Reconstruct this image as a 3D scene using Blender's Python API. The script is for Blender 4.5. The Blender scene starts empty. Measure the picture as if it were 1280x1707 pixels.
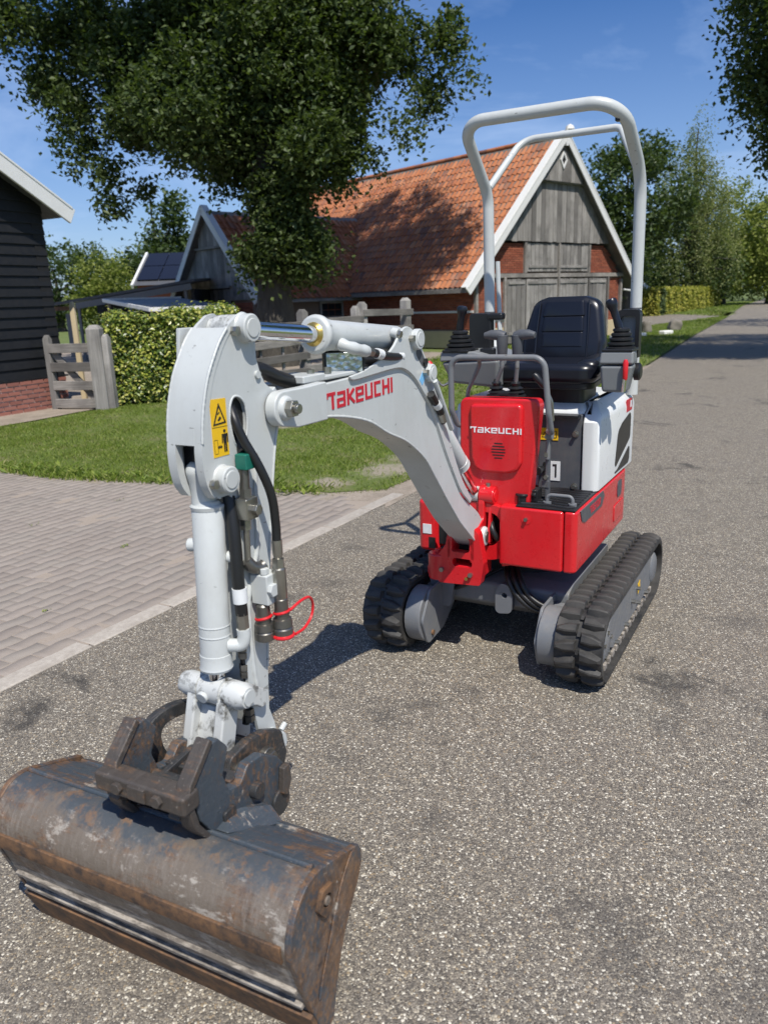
import bpy, bmesh, math, random
import numpy as np
from mathutils import Vector, Matrix
from mathutils.geometry import tessellate_polygon

random.seed(7); RNG = np.random.default_rng(7)
SC = bpy.context.scene
COL = SC.collection

# ------------------------------------------------------------------ camera, sky, sun
CAM_H = 1.458
PITCH, ROLL = math.radians(15.366), math.radians(2.062)
cp, sp, cr, sr = math.cos(PITCH), math.sin(PITCH), math.cos(ROLL), math.sin(ROLL)
FWD = Vector((0, cp, -sp)); UP0 = Vector((0, sp, cp)); R0 = Vector((1, 0, 0))
RIGHT = R0 * cr - UP0 * sr; UPV = R0 * sr + UP0 * cr
cd = bpy.data.cameras.new('camera'); cam = bpy.data.objects.new('camera', cd); COL.objects.link(cam)
mw = Matrix((RIGHT, UPV, -FWD)).transposed().to_4x4(); mw.translation = Vector((0, 0, CAM_H))
cam.matrix_world = mw
cd.sensor_fit = 'VERTICAL'; cd.sensor_height = 36; cd.lens = 36 * 1282 / 1707
cd.clip_start = .05; cd.clip_end = 2500
cd.dof.use_dof = True; cd.dof.focus_distance = 2.7; cd.dof.aperture_fstop = 4.5
SC.camera = cam

SUN_EL, SUN_AZ = math.radians(58), math.radians(161)        # azimuth clockwise from +Y
W = bpy.data.worlds.new('World'); SC.world = W; W.use_nodes = True
nt = W.node_tree; nt.nodes.clear()
wo = nt.nodes.new('ShaderNodeOutputWorld'); bg = nt.nodes.new('ShaderNodeBackground')
sky = nt.nodes.new('ShaderNodeTexSky'); sky.sky_type = 'NISHITA'; sky.sun_disc = False
sky.sun_elevation = SUN_EL; sky.sun_rotation = SUN_AZ
sky.air_density = 1.0; sky.dust_density = .6; sky.ozone_density = 2.6; sky.altitude = 0
bg.inputs['Strength'].default_value = .086
tc = nt.nodes.new('ShaderNodeTexCoord'); sep = nt.nodes.new('ShaderNodeSeparateXYZ')
nt.links.new(tc.outputs['Generated'], sep.inputs[0])
zz = nt.nodes.new('ShaderNodeMath'); zz.operation = 'ADD'; zz.inputs[1].default_value = .22
nt.links.new(sep.outputs['Z'], zz.inputs[0])
cmb = nt.nodes.new('ShaderNodeCombineXYZ')
for k, ax in enumerate('XY'):
    d = nt.nodes.new('ShaderNodeMath'); d.operation = 'DIVIDE'
    nt.links.new(sep.outputs[ax], d.inputs[0]); nt.links.new(zz.outputs[0], d.inputs[1]); nt.links.new(d.outputs[0], cmb.inputs[k])
n1 = nt.nodes.new('ShaderNodeTexNoise'); n1.inputs['Scale'].default_value = 1.15; n1.inputs['Detail'].default_value = 7
n1.inputs['Roughness'].default_value = .58; n1.inputs['Distortion'].default_value = .5
nt.links.new(cmb.outputs[0], n1.inputs['Vector'])
cr1 = nt.nodes.new('ShaderNodeValToRGB'); e = cr1.color_ramp.elements
e[0].position = .44; e[0].color = (0, 0, 0, 1); e[1].position = .78; e[1].color = (.7, .7, .7, 1)
nt.links.new(n1.outputs['Fac'], cr1.inputs[0])
mx = nt.nodes.new('ShaderNodeMix'); mx.data_type = 'RGBA'
mx.inputs[7].default_value = (8.2, 9.0, 9.6, 1)
hz = nt.nodes.new('ShaderNodeMapRange'); hz.inputs[1].default_value = .0; hz.inputs[2].default_value = .30; hz.inputs[3].default_value = .34; hz.inputs[4].default_value = 0
nt.links.new(sep.outputs['Z'], hz.inputs[0]); hm = nt.nodes.new('ShaderNodeMath'); hm.operation = 'MAXIMUM'; nt.links.new(cr1.outputs[0], hm.inputs[0]); nt.links.new(hz.outputs[0], hm.inputs[1]); nt.links.new(hm.outputs[0], mx.inputs[0]); nt.links.new(sky.outputs[0], mx.inputs[6])
hs = nt.nodes.new('ShaderNodeHueSaturation'); hs.inputs['Saturation'].default_value = 1.22
nt.links.new(mx.outputs[2], hs.inputs['Color'])
tn = nt.nodes.new('ShaderNodeMix'); tn.data_type = 'RGBA'; tn.blend_type = 'MULTIPLY'; tn.inputs[0].default_value = 1; tn.inputs[7].default_value = (.86, .98, 1.27, 1)
nt.links.new(hs.outputs[0], tn.inputs[6]); nt.links.new(tn.outputs[2], bg.inputs['Color']); nt.links.new(bg.outputs[0], wo.inputs[0])

sl = bpy.data.lights.new('sun', 'SUN'); sl.energy = 5.0; sl.angle = math.radians(.5); sl.color = (1, .955, .88)
sun = bpy.data.objects.new('sun', sl); COL.objects.link(sun)
sd = Vector((math.sin(SUN_AZ) * math.cos(SUN_EL), math.cos(SUN_AZ) * math.cos(SUN_EL), math.sin(SUN_EL)))
sun.rotation_euler = sd.to_track_quat('Z', 'Y').to_euler(); sun.location = (6, -12, 22)

vs = SC.view_settings; vs.view_transform = 'Standard'; vs.look = 'None'; vs.exposure = .05; vs.gamma = 1; vs.use_curve_mapping = False
SC.cycles.max_bounces = 8; SC.cycles.use_denoising = True
try: SC.cycles.use_adaptive_sampling = True; SC.cycles.adaptive_threshold = .015
except Exception: pass

# ------------------------------------------------------------------ objects and meshes
class G:
    """collects pieces of one mesh"""
    def __init__(s): s.v = []; s.f = []; s.m = []
    def add(s, v, f, m=0):
        o = len(s.v); s.v += [tuple(p) for p in v]; s.f += [tuple(i + o for i in q) for q in f]; s.m += [m] * len(f); return s
    def box(s, c, d, rot=None, m=0):
        x, y, z = d[0] / 2, d[1] / 2, d[2] / 2
        v = [Vector(p) for p in ((-x, -y, -z), (x, -y, -z), (x, y, -z), (-x, y, -z), (-x, -y, z), (x, -y, z), (x, y, z), (-x, y, z))]
        if rot is not None: v = [rot @ p for p in v]
        c = Vector(c)
        return s.add([p + c for p in v], [(0, 3, 2, 1), (4, 5, 6, 7), (0, 1, 5, 4), (1, 2, 6, 5), (2, 3, 7, 6), (3, 0, 4, 7)], m)
    def beam(s, a, b, w, h, up=(0, 0, 1), m=0):
        a, b = Vector(a), Vector(b); d = (b - a); L = d.length; d.normalize()
        u = Vector(up); sd_ = d.cross(u)
        if sd_.length < 1e-4: sd_ = d.cross(Vector((1, 0, 0)))
        sd_.normalize(); u = sd_.cross(d)
        return s.box((a + b) / 2, (L, w, h), Matrix((d, sd_, u)).transposed(), m)
    def cyl(s, a, b, r0, r1=None, n=20, caps=True, m=0):
        r1 = r0 if r1 is None else r1
        return s.lathe(a, b, [(0, r0), (1, r1)], n, caps, m)
    def lathe(s, a, b, prof, n=24, caps=True, m=0):
        """prof: (t along a->b in 0..1, radius)"""
        a, b = Vector(a), Vector(b); d = b - a; dn = d.normalized()
        u = dn.cross(Vector((0, 0, 1)))
        if u.length < 1e-3: u = dn.cross(Vector((0, 1, 0)))
        u.normalize(); w = dn.cross(u)
        V = []; F = []
        for t, r in prof:
            for k in range(n):
                th = 2 * math.pi * k / n
                V.append(a + d * t + u * (r * math.cos(th)) + w * (r * math.sin(th)))
        for i in range(len(prof) - 1):
            for k in range(n):
                k2 = (k + 1) % n
                F.append((i * n + k, i * n + k2, (i + 1) * n + k2, (i + 1) * n + k))
        if caps:
            F.append(tuple(range(n))[::-1]); F.append(tuple(range((len(prof) - 1) * n, len(prof) * n)))
        return s.add(V, F, m)
    def tube(s, pts, r, n=12, caps=True, m=0, flat=None):
        P = [Vector(p) for p in pts]; N = len(P); V = []; F = []
        rr = r if isinstance(r, (list, tuple)) else [r] * N
        T = []
        for i in range(N):
            d = P[min(i + 1, N - 1)] - P[max(i - 1, 0)]
            T.append(d.normalized())
        u = T[0].cross(Vector((0, 0, 1)))
        if u.length < 1e-3: u = T[0].cross(Vector((0, 1, 0)))
        u.normalize()
        for i in range(N):
            u = (u - T[i] * u.dot(T[i]))
            if u.length < 1e-6: u = T[i].orthogonal()
            u.normalize(); w = T[i].cross(u)
            for k in range(n):
                th = 2 * math.pi * k / n
                V.append(P[i] + u * (rr[i] * math.cos(th)) + w * (rr[i] * math.sin(th)))
        for i in range(N - 1):
            for k in range(n):
                k2 = (k + 1) % n
                F.append((i * n + k, i * n + k2, (i + 1) * n + k2, (i + 1) * n + k))
        if caps:
            F.append(tuple(range(n))[::-1]); F.append(tuple(range((N - 1) * n, N * n)))
        return s.add(V, F, m)
    def prism(s, outline, lo, hi, axis='y', holes=(), m=0):
        loops = [list(outline)] + [list(h) for h in holes]
        def p3(p, t):
            return (p[0], t, p[1]) if axis == 'y' else ((t, p[0], p[1]) if axis == 'x' else (p[0], p[1], t))
        flat = [p for L in loops for p in L]; n = len(flat)
        V = [p3(p, lo) for p in flat] + [p3(p, hi) for p in flat]; F = []
        if len(loops) == 1:
            F.append(tuple(range(n))); F.append(tuple(range(2 * n - 1, n - 1, -1)))
        else:
            area = lambda L: sum(L[k][0] * L[(k + 1) % len(L)][1] - L[(k + 1) % len(L)][0] * L[k][1] for k in range(len(L)))
            idx = list(range(len(loops[0]))); off = len(loops[0])
            if area(loops[0]) < 0: idx.reverse()
            for L in loops[1:]:
                h = [off + k for k in range(len(L))]
                if area(L) > 0: h.reverse()
                ia, ib = min(((a, b) for a in range(len(idx)) for b in range(len(h))), key=lambda q: (flat[idx[q[0]]][0] - flat[h[q[1]]][0]) ** 2 + (flat[idx[q[0]]][1] - flat[h[q[1]]][1]) ** 2)
                idx = idx[:ia + 1] + h[ib:] + h[:ib + 1] + idx[ia:]; off += len(L)
            for t in tessellate_polygon([[Vector((flat[q][0], flat[q][1], 0)) for q in idx]]):
                t = [idx[q] for q in t]
                if len(set(t)) == 3: F.append(tuple(t)); F.append(tuple(q + n for q in reversed(t)))
        o = 0
        for L in loops:
            k = len(L)
            for i in range(k):
                a, b = o + i, o + (i + 1) % k
                F.append((a, b, b + n, a + n))
            o += k
        return s.add(V, F, m)
    def loft(s, rings, caps=True, m=0):
        n = len(rings[0]); V = [p for r in rings for p in r]; F = []
        for i in range(len(rings) - 1):
            for k in range(n):
                k2 = (k + 1) % n
                F.append((i * n + k, i * n + k2, (i + 1) * n + k2, (i + 1) * n + k))
        if caps:
            F.append(tuple(range(n))[::-1]); F.append(tuple(range((len(rings) - 1) * n, len(rings) * n)))
        return s.add(V, F, m)
    def mesh(s, name, mats, recalc=True, sharp=35, smooth=True):
        me = bpy.data.meshes.new(name); me.from_pydata(s.v, [], s.f)
        for x in (mats if isinstance(mats, (list, tuple)) else [mats]): me.materials.append(x)
        if any(s.m): me.polygons.foreach_set('material_index', s.m)
        if recalc:
            bm = bmesh.new(); bm.from_mesh(me); bmesh.ops.recalc_face_normals(bm, faces=bm.faces); bm.to_mesh(me); bm.free()
        if smooth:
            me.polygons.foreach_set('use_smooth', [True] * len(me.polygons))
            try: me.set_sharp_from_angle(angle=math.radians(sharp))
            except Exception: pass
        me.update(); return me
    def build(s, name, mats, parent=None, bevel=0, seg=2, **k):
        return link(name, s.mesh(name, mats, **k), parent, bevel, seg)

def link(name, me, parent=None, bevel=0, seg=2):
    o = bpy.data.objects.new(name, me); COL.objects.link(o)
    if parent is not None: o.parent = parent
    if bevel:
        b = o.modifiers.new('bevel', 'BEVEL'); b.width = bevel; b.segments = seg; b.limit_method = 'ANGLE'
        b.angle_limit = math.radians(38); b.harden_normals = True; b.use_clamp_overlap = True
    return o
def tag(o, label=None, cat=None, group=None, kind=None):
    if label: o['label'] = label
    if cat: o['category'] = cat
    if group: o['group'] = group
    if kind: o['kind'] = kind
    return o
def thing(name, label, cat, loc=(0, 0, 0), rz=0, group=None):
    o = bpy.data.objects.new(name, None); COL.objects.link(o); o.empty_display_size = .1
    o.location = loc; o.rotation_euler = (0, 0, rz); return tag(o, label, cat, group)
def clone(o, parent, loc=None, rot=None, scale=None):
    c = o.copy(); COL.objects.link(c); c.parent = parent
    if loc is not None: c.location = loc
    if rot is not None: c.rotation_euler = rot
    if scale is not None: c.scale = scale
    return c
def place(me, name, parent, loc=(0, 0, 0), rot=(0, 0, 0), scale=None):
    o = bpy.data.objects.new(name, me); COL.objects.link(o); o.parent = parent; o.location = loc; o.rotation_euler = rot
    if scale is not None: o.scale = scale
    return o
def npmesh(name, V, F, mat, smooth=False, mi=None):
    """V (n,3), F (k,c) arrays with a constant corner count"""
    V = np.asarray(V, np.float32); F = np.asarray(F, np.int32)
    me = bpy.data.meshes.new(name); me.vertices.add(len(V)); me.vertices.foreach_set('co', V.ravel())
    k, c = F.shape; me.loops.add(k * c); me.loops.foreach_set('vertex_index', F.ravel())
    me.polygons.add(k); me.polygons.foreach_set('loop_start', np.arange(0, k * c, c, dtype=np.int32))
    try: me.polygons.foreach_set('loop_total', np.full(k, c, np.int32))
    except Exception: pass
    for x in (mat if isinstance(mat, (list, tuple)) else [mat]): me.materials.append(x)
    if mi is not None: me.polygons.foreach_set('material_index', np.asarray(mi, np.int32))
    me.polygons.foreach_set('use_smooth', np.full(k, smooth)); me.update(calc_edges=True); return me

def smooth(pts, closed=True, it=2):
    P = [Vector(p) for p in pts]
    for _ in range(it):
        Q = []; n = len(P)
        rng = range(n) if closed else range(n - 1)
        if not closed: Q.append(P[0])
        for i in rng:
            a, b = P[i], P[(i + 1) % n]; Q += [a * .75 + b * .25, a * .25 + b * .75]
        if not closed: Q.append(P[-1])
        P = Q
    return [tuple(p) for p in P]
def fillet(pts, r, n=6, closed=False):
    """round the corners of a polyline (2-D or 3-D)"""
    P = [Vector(p) for p in pts]; N = len(P); out = []
    rr = r if isinstance(r, (list, tuple)) else [r] * N
    for i in range(N):
        if not closed and i in (0, N - 1): out.append(tuple(P[i])); continue
        a, b, c = P[i - 1], P[i], P[(i + 1) % N]
        u, v = (a - b), (c - b); lu, lv = u.length, v.length; u.normalize(); v.normalize()
        ang = math.acos(max(-1, min(1, u.dot(v))))
        if ang > math.pi - .02 or rr[i] <= 0: out.append(tuple(b)); continue
        t = min(rr[i] / math.tan(ang / 2), lu * .48, lv * .48); R = t * math.tan(ang / 2)
        bis = (u + v).normalized(); c0 = b + bis * (R / math.sin(ang / 2))
        p0, p1 = b + u * t - c0, b + v * t - c0
        for k in range(n + 1):
            s_ = k / n
            if len(p0) == 3:
                w_ = p0.angle(p1); q = (p0 * math.sin((1 - s_) * w_) + p1 * math.sin(s_ * w_)) / math.sin(w_)
            else:
                a0 = math.atan2(p0[1], p0[0]); a1 = math.atan2(p1[1], p1[0]); dl = (a1 - a0 + math.pi) % (2 * math.pi) - math.pi
                q = Vector((math.cos(a0 + dl * s_), math.sin(a0 + dl * s_))) * R
            out.append(tuple(c0 + q))
    return out
def circ(cx, cz, r, n=24, rz=None, a0=0):
    return [(cx + r * math.cos(a0 + 2 * math.pi * k / n), cz + (rz or r) * math.sin(a0 + 2 * math.pi * k / n)) for k in range(n)]
def rrect(x0, z0, x1, z1, r, n=5): return fillet([(x0, z0), (x1, z0), (x1, z1), (x0, z1)], r, n, True)

# ------------------------------------------------------------------ materials
class M:
    def __init__(s, name, rough=.5, metal=0, spec=.5):
        s.mat = bpy.data.materials.new(name); s.mat.use_nodes = True; s.nt = s.mat.node_tree
        s.b = s.nt.nodes['Principled BSDF']; s.b.inputs['Roughness'].default_value = rough; s.b.inputs['Metallic'].default_value = metal
        s.b.inputs['Specular IOR Level'].default_value = spec; s._co = None
    def n(s, t): return s.nt.nodes.new(t)
    def l(s, a, b): s.nt.links.new(a, b); return b
    def co(s, kind='Object'):
        if s._co is None: s._co = s.n('ShaderNodeTexCoord')
        return s._co.outputs[kind]
    def mapping(s, src, scale=(1, 1, 1), rot=(0, 0, 0)):
        m = s.n('ShaderNodeMapping'); m.inputs['Scale'].default_value = scale; m.inputs['Rotation'].default_value = rot
        s.l(src, m.inputs[0]); return m.outputs[0]
    def noise(s, scale, detail=4, rough=.55, vec=None, dist=0):
        t = s.n('ShaderNodeTexNoise'); t.inputs['Scale'].default_value = scale; t.inputs['Detail'].default_value = detail
        t.inputs['Roughness'].default_value = rough; t.inputs['Distortion'].default_value = dist
        s.l(vec if vec is not None else s.co(), t.inputs['Vector']); return t.outputs['Fac']
    def voro(s, scale, feature='F1', vec=None, out='Distance', rnd=1):
        t = s.n('ShaderNodeTexVoronoi'); t.feature = feature; t.inputs['Scale'].default_value = scale; t.inputs['Randomness'].default_value = rnd
        s.l(vec if vec is not None else s.co(), t.inputs['Vector']); return t.outputs[out]
    def ramp(s, fac, stops, interp='LINEAR'):
        r = s.n('ShaderNodeValToRGB'); r.color_ramp.interpolation = interp; el = r.color_ramp.elements
        while len(el) < len(stops): el.new(.5)
        for e_, (p, c) in zip(el, stops):
            e_.position = p; e_.color = (c, c, c, 1) if isinstance(c, (int, float)) else (c[0], c[1], c[2], 1)
        s.l(fac, r.inputs[0]); return r.outputs[0]
    def mix(s, fac, a, b, mode='MIX'):
        m = s.n('ShaderNodeMix'); m.data_type = 'RGBA'; m.blend_type = mode
        for sock, v in ((m.inputs[0], fac), (m.inputs[6], a), (m.inputs[7], b)):
            if isinstance(v, (int, float)): sock.default_value = v if sock.type == 'VALUE' else (v, v, v, 1)
            elif isinstance(v, (tuple, list)): sock.default_value = (v[0], v[1], v[2], 1)
            else: s.l(v, sock)
        return m.outputs[2]
    def math(s, op, a, b=None):
        m = s.n('ShaderNodeMath'); m.operation = op
        for i, v in enumerate((a, b)):
            if v is None: continue
            if isinstance(v, (int, float)): m.inputs[i].default_value = v
            else: s.l(v, m.inputs[i])
        return m.outputs[0]
    def color(s, c):
        if isinstance(c, (tuple, list)): s.b.inputs['Base Color'].default_value = (c[0], c[1], c[2], 1)
        else: s.l(c, s.b.inputs['Base Color'])
        return s
    def rough(s, v): s.l(v, s.b.inputs['Roughness']); return s
    def bump(s, h, strength=.3, dist=.01):
        b = s.n('ShaderNodeBump'); b.inputs['Strength'].default_value = strength; b.inputs['Distance'].default_value = dist
        s.l(h, b.inputs['Height']); s.l(b.outputs[0], s.b.inputs['Normal']); return s
    def rnd(s):
        o = s.n('ShaderNodeObjectInfo'); return o.outputs['Random']
    def island(s):
        g = s.n('ShaderNodeNewGeometry'); return g.outputs['Random Per Island']
    def pos(s):
        g = s.n('ShaderNodeNewGeometry'); return g.outputs['Position']

def paint(name, col, rough=.35, dirt=.12, dcol=(.25, .22, .18), scale=6, coat=0, spec=.5):
    m = M(name, rough, spec=spec)
    st = m.noise(scale * 1.4, 7, .7, m.mapping(m.co(), (2.6, 2.6, .55)))
    d = m.ramp(m.math('ADD', m.math('MULTIPLY', m.noise(scale, 8, .7), .6), m.math('MULTIPLY', st, .4)), [(.46, 0), (.7, dirt)])
    f = m.ramp(m.noise(scale * 16, 5, .7), [(.6, 0), (.74, dirt * 1.1)])
    k = m.ramp(m.noise(scale * 7, 2, .4, m.mapping(m.co(), (1, 1, 2.5), (.6, .3, 0))), [(.735, 0), (.75, min(1, dirt * 2.2))])
    c = m.mix(m.math('MAXIMUM', d, f), col, dcol); c = m.mix(k, c, tuple(x * .35 for x in dcol)); m.color(c)
    m.rough(m.ramp(m.noise(scale * 3, 6, .65), [(.3, max(.05, rough - .07)), (.75, rough + .2)]))
    if coat: m.b.inputs['Coat Weight'].default_value = coat; m.b.inputs['Coat Roughness'].default_value = .086
    m.bump(m.noise(210, 3, .6), .07, .002)
    return m.mat
def flat(name, col, rough=.5, metal=0):
    m = M(name, rough, metal)
    v = m.mix(m.noise(40, 3), tuple(x * .88 for x in col), tuple(min(1, x * 1.1) for x in col)); m.color(v); return m.mat
MAT = {}
MAT['white'] = paint('light_grey_paint', (.53, .55, .535), .33, .26, (.3, .28, .24), 5)
MAT['white_clean'] = paint('cover_white_paint', (.68, .69, .67), .3, .06)
MAT['grey'] = paint('mid_grey_paint', (.155, .163, .172), .42, .4, (.3, .27, .22), 7)
MAT['grey_light'] = paint('console_grey_plastic', (.19, .2, .2), .42, .2, (.3, .28, .25), 8)
MAT['dkgrey'] = paint('panel_dark_grey', (.075, .08, .09), .45, .35, (.2, .18, .15), 8)
MAT['red'] = paint('gloss_red_paint', (.62, .012, .018), .26, .16, (.2, .05, .04), 6, coat=.35)
MAT['redplastic'] = paint('red_plastic', (.64, .014, .02), .33, .05, (.3, .05, .05), 6)
MAT['black'] = flat('black_plastic', (.013, .013, .014), .38)
MAT['vinyl'] = flat('black_vinyl', (.008, .009, .014), .3)
MAT['hose'] = flat('hose_rubber', (.012, .012, .012), .42)
MAT['steel'] = flat('zinc_steel', (.36, .35, .31), .32, .9)
MAT['dullsteel'] = flat('oily_steel', (.2, .19, .17), .4, .85)
MAT['chrome'] = flat('chrome', (.75, .76, .78), .06, 1)
MAT['yellow'] = flat('label_yellow', (.83, .5, .015), .4)
MAT['ink'] = flat('print_black', (.015, .015, .015), .5)
MAT['logored'] = flat('print_red', (.55, .012, .03), .4)
MAT['logowhite'] = flat('print_white', (.82, .82, .82), .4)
MAT['paper'] = flat('label_white', (.74, .75, .74), .5)
MAT['green'] = flat('valve_green', (.012, .14, .1), .4)
MAT['brass'] = flat('brass', (.55, .4, .12), .35, .9)
MAT['blue'] = flat('label_blue', (.2, .5, .8), .4)
m = M('tread_rubber', .62)
g_ = m.noise(9, 5, .6)
m.color(m.mix(m.math('MAXIMUM', m.ramp(g_, [(.35, 0), (.75, 1)]), m.ramp(m.noise(70, 6, .75), [(.55, 0), (.72, 1)])), (.017, .017, .017), (.075, .069, .06))); m.bump(m.noise(120, 4), .15, .003)
m.rough(m.ramp(m.noise(20, 4), [(.3, .5), (.7, .75)])); MAT['rubber'] = m.mat
m = M('oily_white_cast', .4)
g_ = m.ramp(m.noise(16, 6, .7), [(.5, 0), (.64, 1)])
m.color(m.mix(g_, (.54, .55, .53), (.05, .045, .035))); MAT['oilywhite'] = m.mat
# worn bucket steel
def worn(name, base, wear_lo, wear_hi, mud_lo=.6, scr=.5):
    m = M(name, .5)
    mp = m.mapping(m.co(), (9, 1.3, 5)); mq = m.mapping(m.co(), (2.6, 17, 2.6), (.0, .2, .3))
    big = m.noise(4.2, 9, .72); st = m.noise(9, 7, .75, mp); sc = m.noise(7, 6, .8, mq)
    rust = m.mix(m.ramp(m.noise(30, 8, .75), [(.35, 0), (.65, 1)]), (.045, .034, .03), (.2, .11, .055))
    rust = m.mix(m.ramp(m.noise(75, 5, .7), [(.52, 0), (.7, .6)]), rust, (.3, .16, .07))
    sig = m.math('ADD', big, m.math('MULTIPLY', m.math('SUBTRACT', st, .5), .9))
    c = m.mix(m.ramp(sig, [(wear_lo, 0), (wear_hi, 1)]), base, rust)
    c = m.mix(m.math('MULTIPLY', m.ramp(sc, [(.46, 0), (.66, scr)]), m.ramp(m.noise(3.1, 5, .65), [(.44, .15), (.62, 1)])), c, (.31, .275, .24))
    c = m.mix(m.ramp(m.noise(120, 3, .6), [(.66, 0), (.74, .6)]), c, (.34, .3, .26))
    mud = m.ramp(m.math('ADD', m.noise(5.5, 9, .74), m.math('MULTIPLY', m.math('SUBTRACT', st, .5), .5)), [(mud_lo, 0), (mud_lo + .06, .85)])
    c = m.mix(mud, c, m.mix(m.noise(50, 5, .7), (.27, .24, .2), (.5, .46, .4)))
    m.color(c); m.rough(m.ramp(m.noise(14, 6, .7), [(.3, .3), (.7, .65)])); m.bump(m.math('ADD', m.noise(70, 7, .72), m.math('MULTIPLY', sig, .8)), .5, .004)
    return m
MAT['bucketpaint'] = worn('worn_blue_grey_paint', (.05, .064, .078), .51, .62, .63, .3).mat; MAT['sideplate'] = worn('rusted_side_plate', (.05, .062, .075), .42, .55, .63, .3).mat
m = worn('scraped_brown_steel', (.15, .122, .094), .5, .66, .56, .55)
def ridge_blue(m):   # remains of blue grey paint on the upper part, worn away below with a ragged edge
    old = m.b.inputs['Base Color'].links[0].from_socket; sp_ = m.n('ShaderNodeSeparateXYZ'); m.l(m.co(), sp_.inputs[0])
    zz_ = m.math('ADD', sp_.outputs['Z'], m.math('MULTIPLY', m.math('SUBTRACT', m.noise(7, 8, .75), .5), .16))
    zz_ = m.math('ADD', zz_, m.math('MULTIPLY', m.math('SUBTRACT', m.noise(40, 5, .7), .5), .05))
    rst = m.mix(m.ramp(m.noise(24, 6, .7), [(.52, 0), (.62, .8)]), (.05, .064, .078), (.2, .11, .055))
    m.color(m.mix(m.ramp(zz_, [(.372, 0), (.40, .9)]), old, rst)); return m
MAT['bucketback'] = ridge_blue(m).mat
MAT['couplerbar'] = worn('dark_worn_coupler', (.062, .052, .044), .52, .66, .66, .4).mat
MAT['hitch'] = worn('worn_hitch_steel', (.03, .031, .032), .55, .68, .67, .3).mat
m = M('caked_mud', .9); mp_ = m.mapping(m.co(), (6, 1.6, 6)); m.color(m.mix(m.ramp(m.noise(9, 8, .75, mp_), [(.42, 0), (.56, 1)]), (.125, .108, .09), m.mix(m.noise(34, 6, .7), (.2, .175, .145), (.5, .45, .385)))); m.bump(m.noise(60, 6, .7), .5, .006); MAT['mud'] = m.mat
m = M('rusty_edge', .75)
m.color(m.mix(m.ramp(m.noise(22, 7, .75), [(.38, 0), (.62, 1)]), (.05, .036, .028), (.2, .105, .048))); m.bump(m.noise(70, 5), .4, .004); MAT['rust'] = m.mat

# ------------------------------------------------------------------ ground, road, paving, lawn
def sheet(name, pts, z, mat, kind='structure', sub=0):
    g = G(); g.add([(x, y, z) for x, y in pts], [tuple(range(len(pts)))])
    o = g.build(name, mat, recalc=False, smooth=False); o['kind'] = kind
    if o.data.polygons[0].normal.z < 0: o.data.flip_normals()
    return o
# exposed-aggregate asphalt
m = M('exposed_aggregate_asphalt', .78, spec=.35)
P_ = m.pos()
vc = m.voro(172, vec=P_, out='Color'); vd = m.voro(172, vec=P_); ve = m.voro(172, 'DISTANCE_TO_EDGE', P_)
vc2 = m.voro(310, vec=m.mapping(P_, (1, 1, 1), (0, 0, .7)), out='Color')
sx = m.n('ShaderNodeSeparateColor'); m.l(vc, sx.inputs[0])
sx2 = m.n('ShaderNodeSeparateColor'); m.l(vc2, sx2.inputs[0])
stone = m.ramp(sx.outputs[0], [(0, (.12, .107, .088)), (.18, (.22, .194, .157)), (.4, (.285, .248, .196)), (.58, (.36, .312, .24)), (.7, (.37, .285, .18)), (.79, (.58, .51, .385)), (.91, (.84, .78, .64))], 'CONSTANT')
small = m.ramp(sx2.outputs[1], [(0, (.08, .069, .057)), (.36, (.235, .2, .152)), (.72, (.385, .338, .26)), (.93, (.7, .65, .54))], 'CONSTANT')
c = m.mix(m.ramp(sx.outputs[1], [(.45, 0), (.55, 1)], 'CONSTANT'), stone, small)
c = m.mix(m.ramp(ve, [(.0, .8), (.12, 0)]), c, (.11, .098, .084))
c = m.mix(1.0, c, (.9, .9, .9), 'MULTIPLY')
lw = m.noise(.55, 5, .6, P_)
c = m.mix(m.ramp(lw, [(.35, .3), (.65, 0)]), c, (.19, .168, .145))
sp = m.noise(1.25, 9, .7, P_, .5)
c = m.mix(m.ramp(sp, [(.585, 0), (.66, .7)]), c, (.028, .027, .027))
for (sx_, sy_, sr_) in ((.49, 1.55, .2), (.52, 1.40, .16), (-.02, 2.50, .2), (.14, 2.58, .16), (-.16, 2.24, .12), (.78, 1.33, .22), (-.3, 3.9, .22), (-.5, 3.7, .16), (.3, 2.66, .13), (.95, 2.4, .16), (-.22, 4.5, .18), (1.6, 3.2, .2), (.1, 1.9, .12)):
    dn_ = m.n('ShaderNodeVectorMath'); dn_.operation = 'DISTANCE'; m.l(P_, dn_.inputs[0]); dn_.inputs[1].default_value = (sx_, sy_, 0)
    q_ = m.math('ADD', m.math('DIVIDE', dn_.outputs['Value'], sr_ * .72), m.math('MULTIPLY', m.math('SUBTRACT', m.noise(9, 6, .7, P_), .5), 2.6))
    c = m.mix(m.ramp(q_, [(.2, .5), (.85, 0)]), c, m.mix(.3, (.045, .043, .042), c))
c = m.mix(m.ramp(m.noise(5, 3, .6, P_), [(.6, 0), (.72, .32)]), c, (.04, .038, .036))
m.color(c)
h = m.math('ADD', m.math('MULTIPLY', m.math('SUBTRACT', 1.0, vd), .7), m.math('MULTIPLY', sx.outputs[2], .8))
m.bump(h, .9, .0035)
m.rough(m.ramp(sx.outputs[2], [(0, .55), (1, .9)])); MAT['asphalt'] = m.mat
KD = Vector((.4977, .8673)); KN = Vector((-.8673, .4977)); K0 = Vector((-1.56, 2.79))
def K(u, v): p = K0 + KD * u + KN * v; return (p.x, p.y)
left_edge = [K(-9, 0), K(-3, 0), K(0, 0), K(3.45, 0), (5.2, 15.3), (10.9, 26.8), (17.75, 40.19), (30.2, 65.5), (53, 108), (90, 165), (150, 240)]
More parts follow.
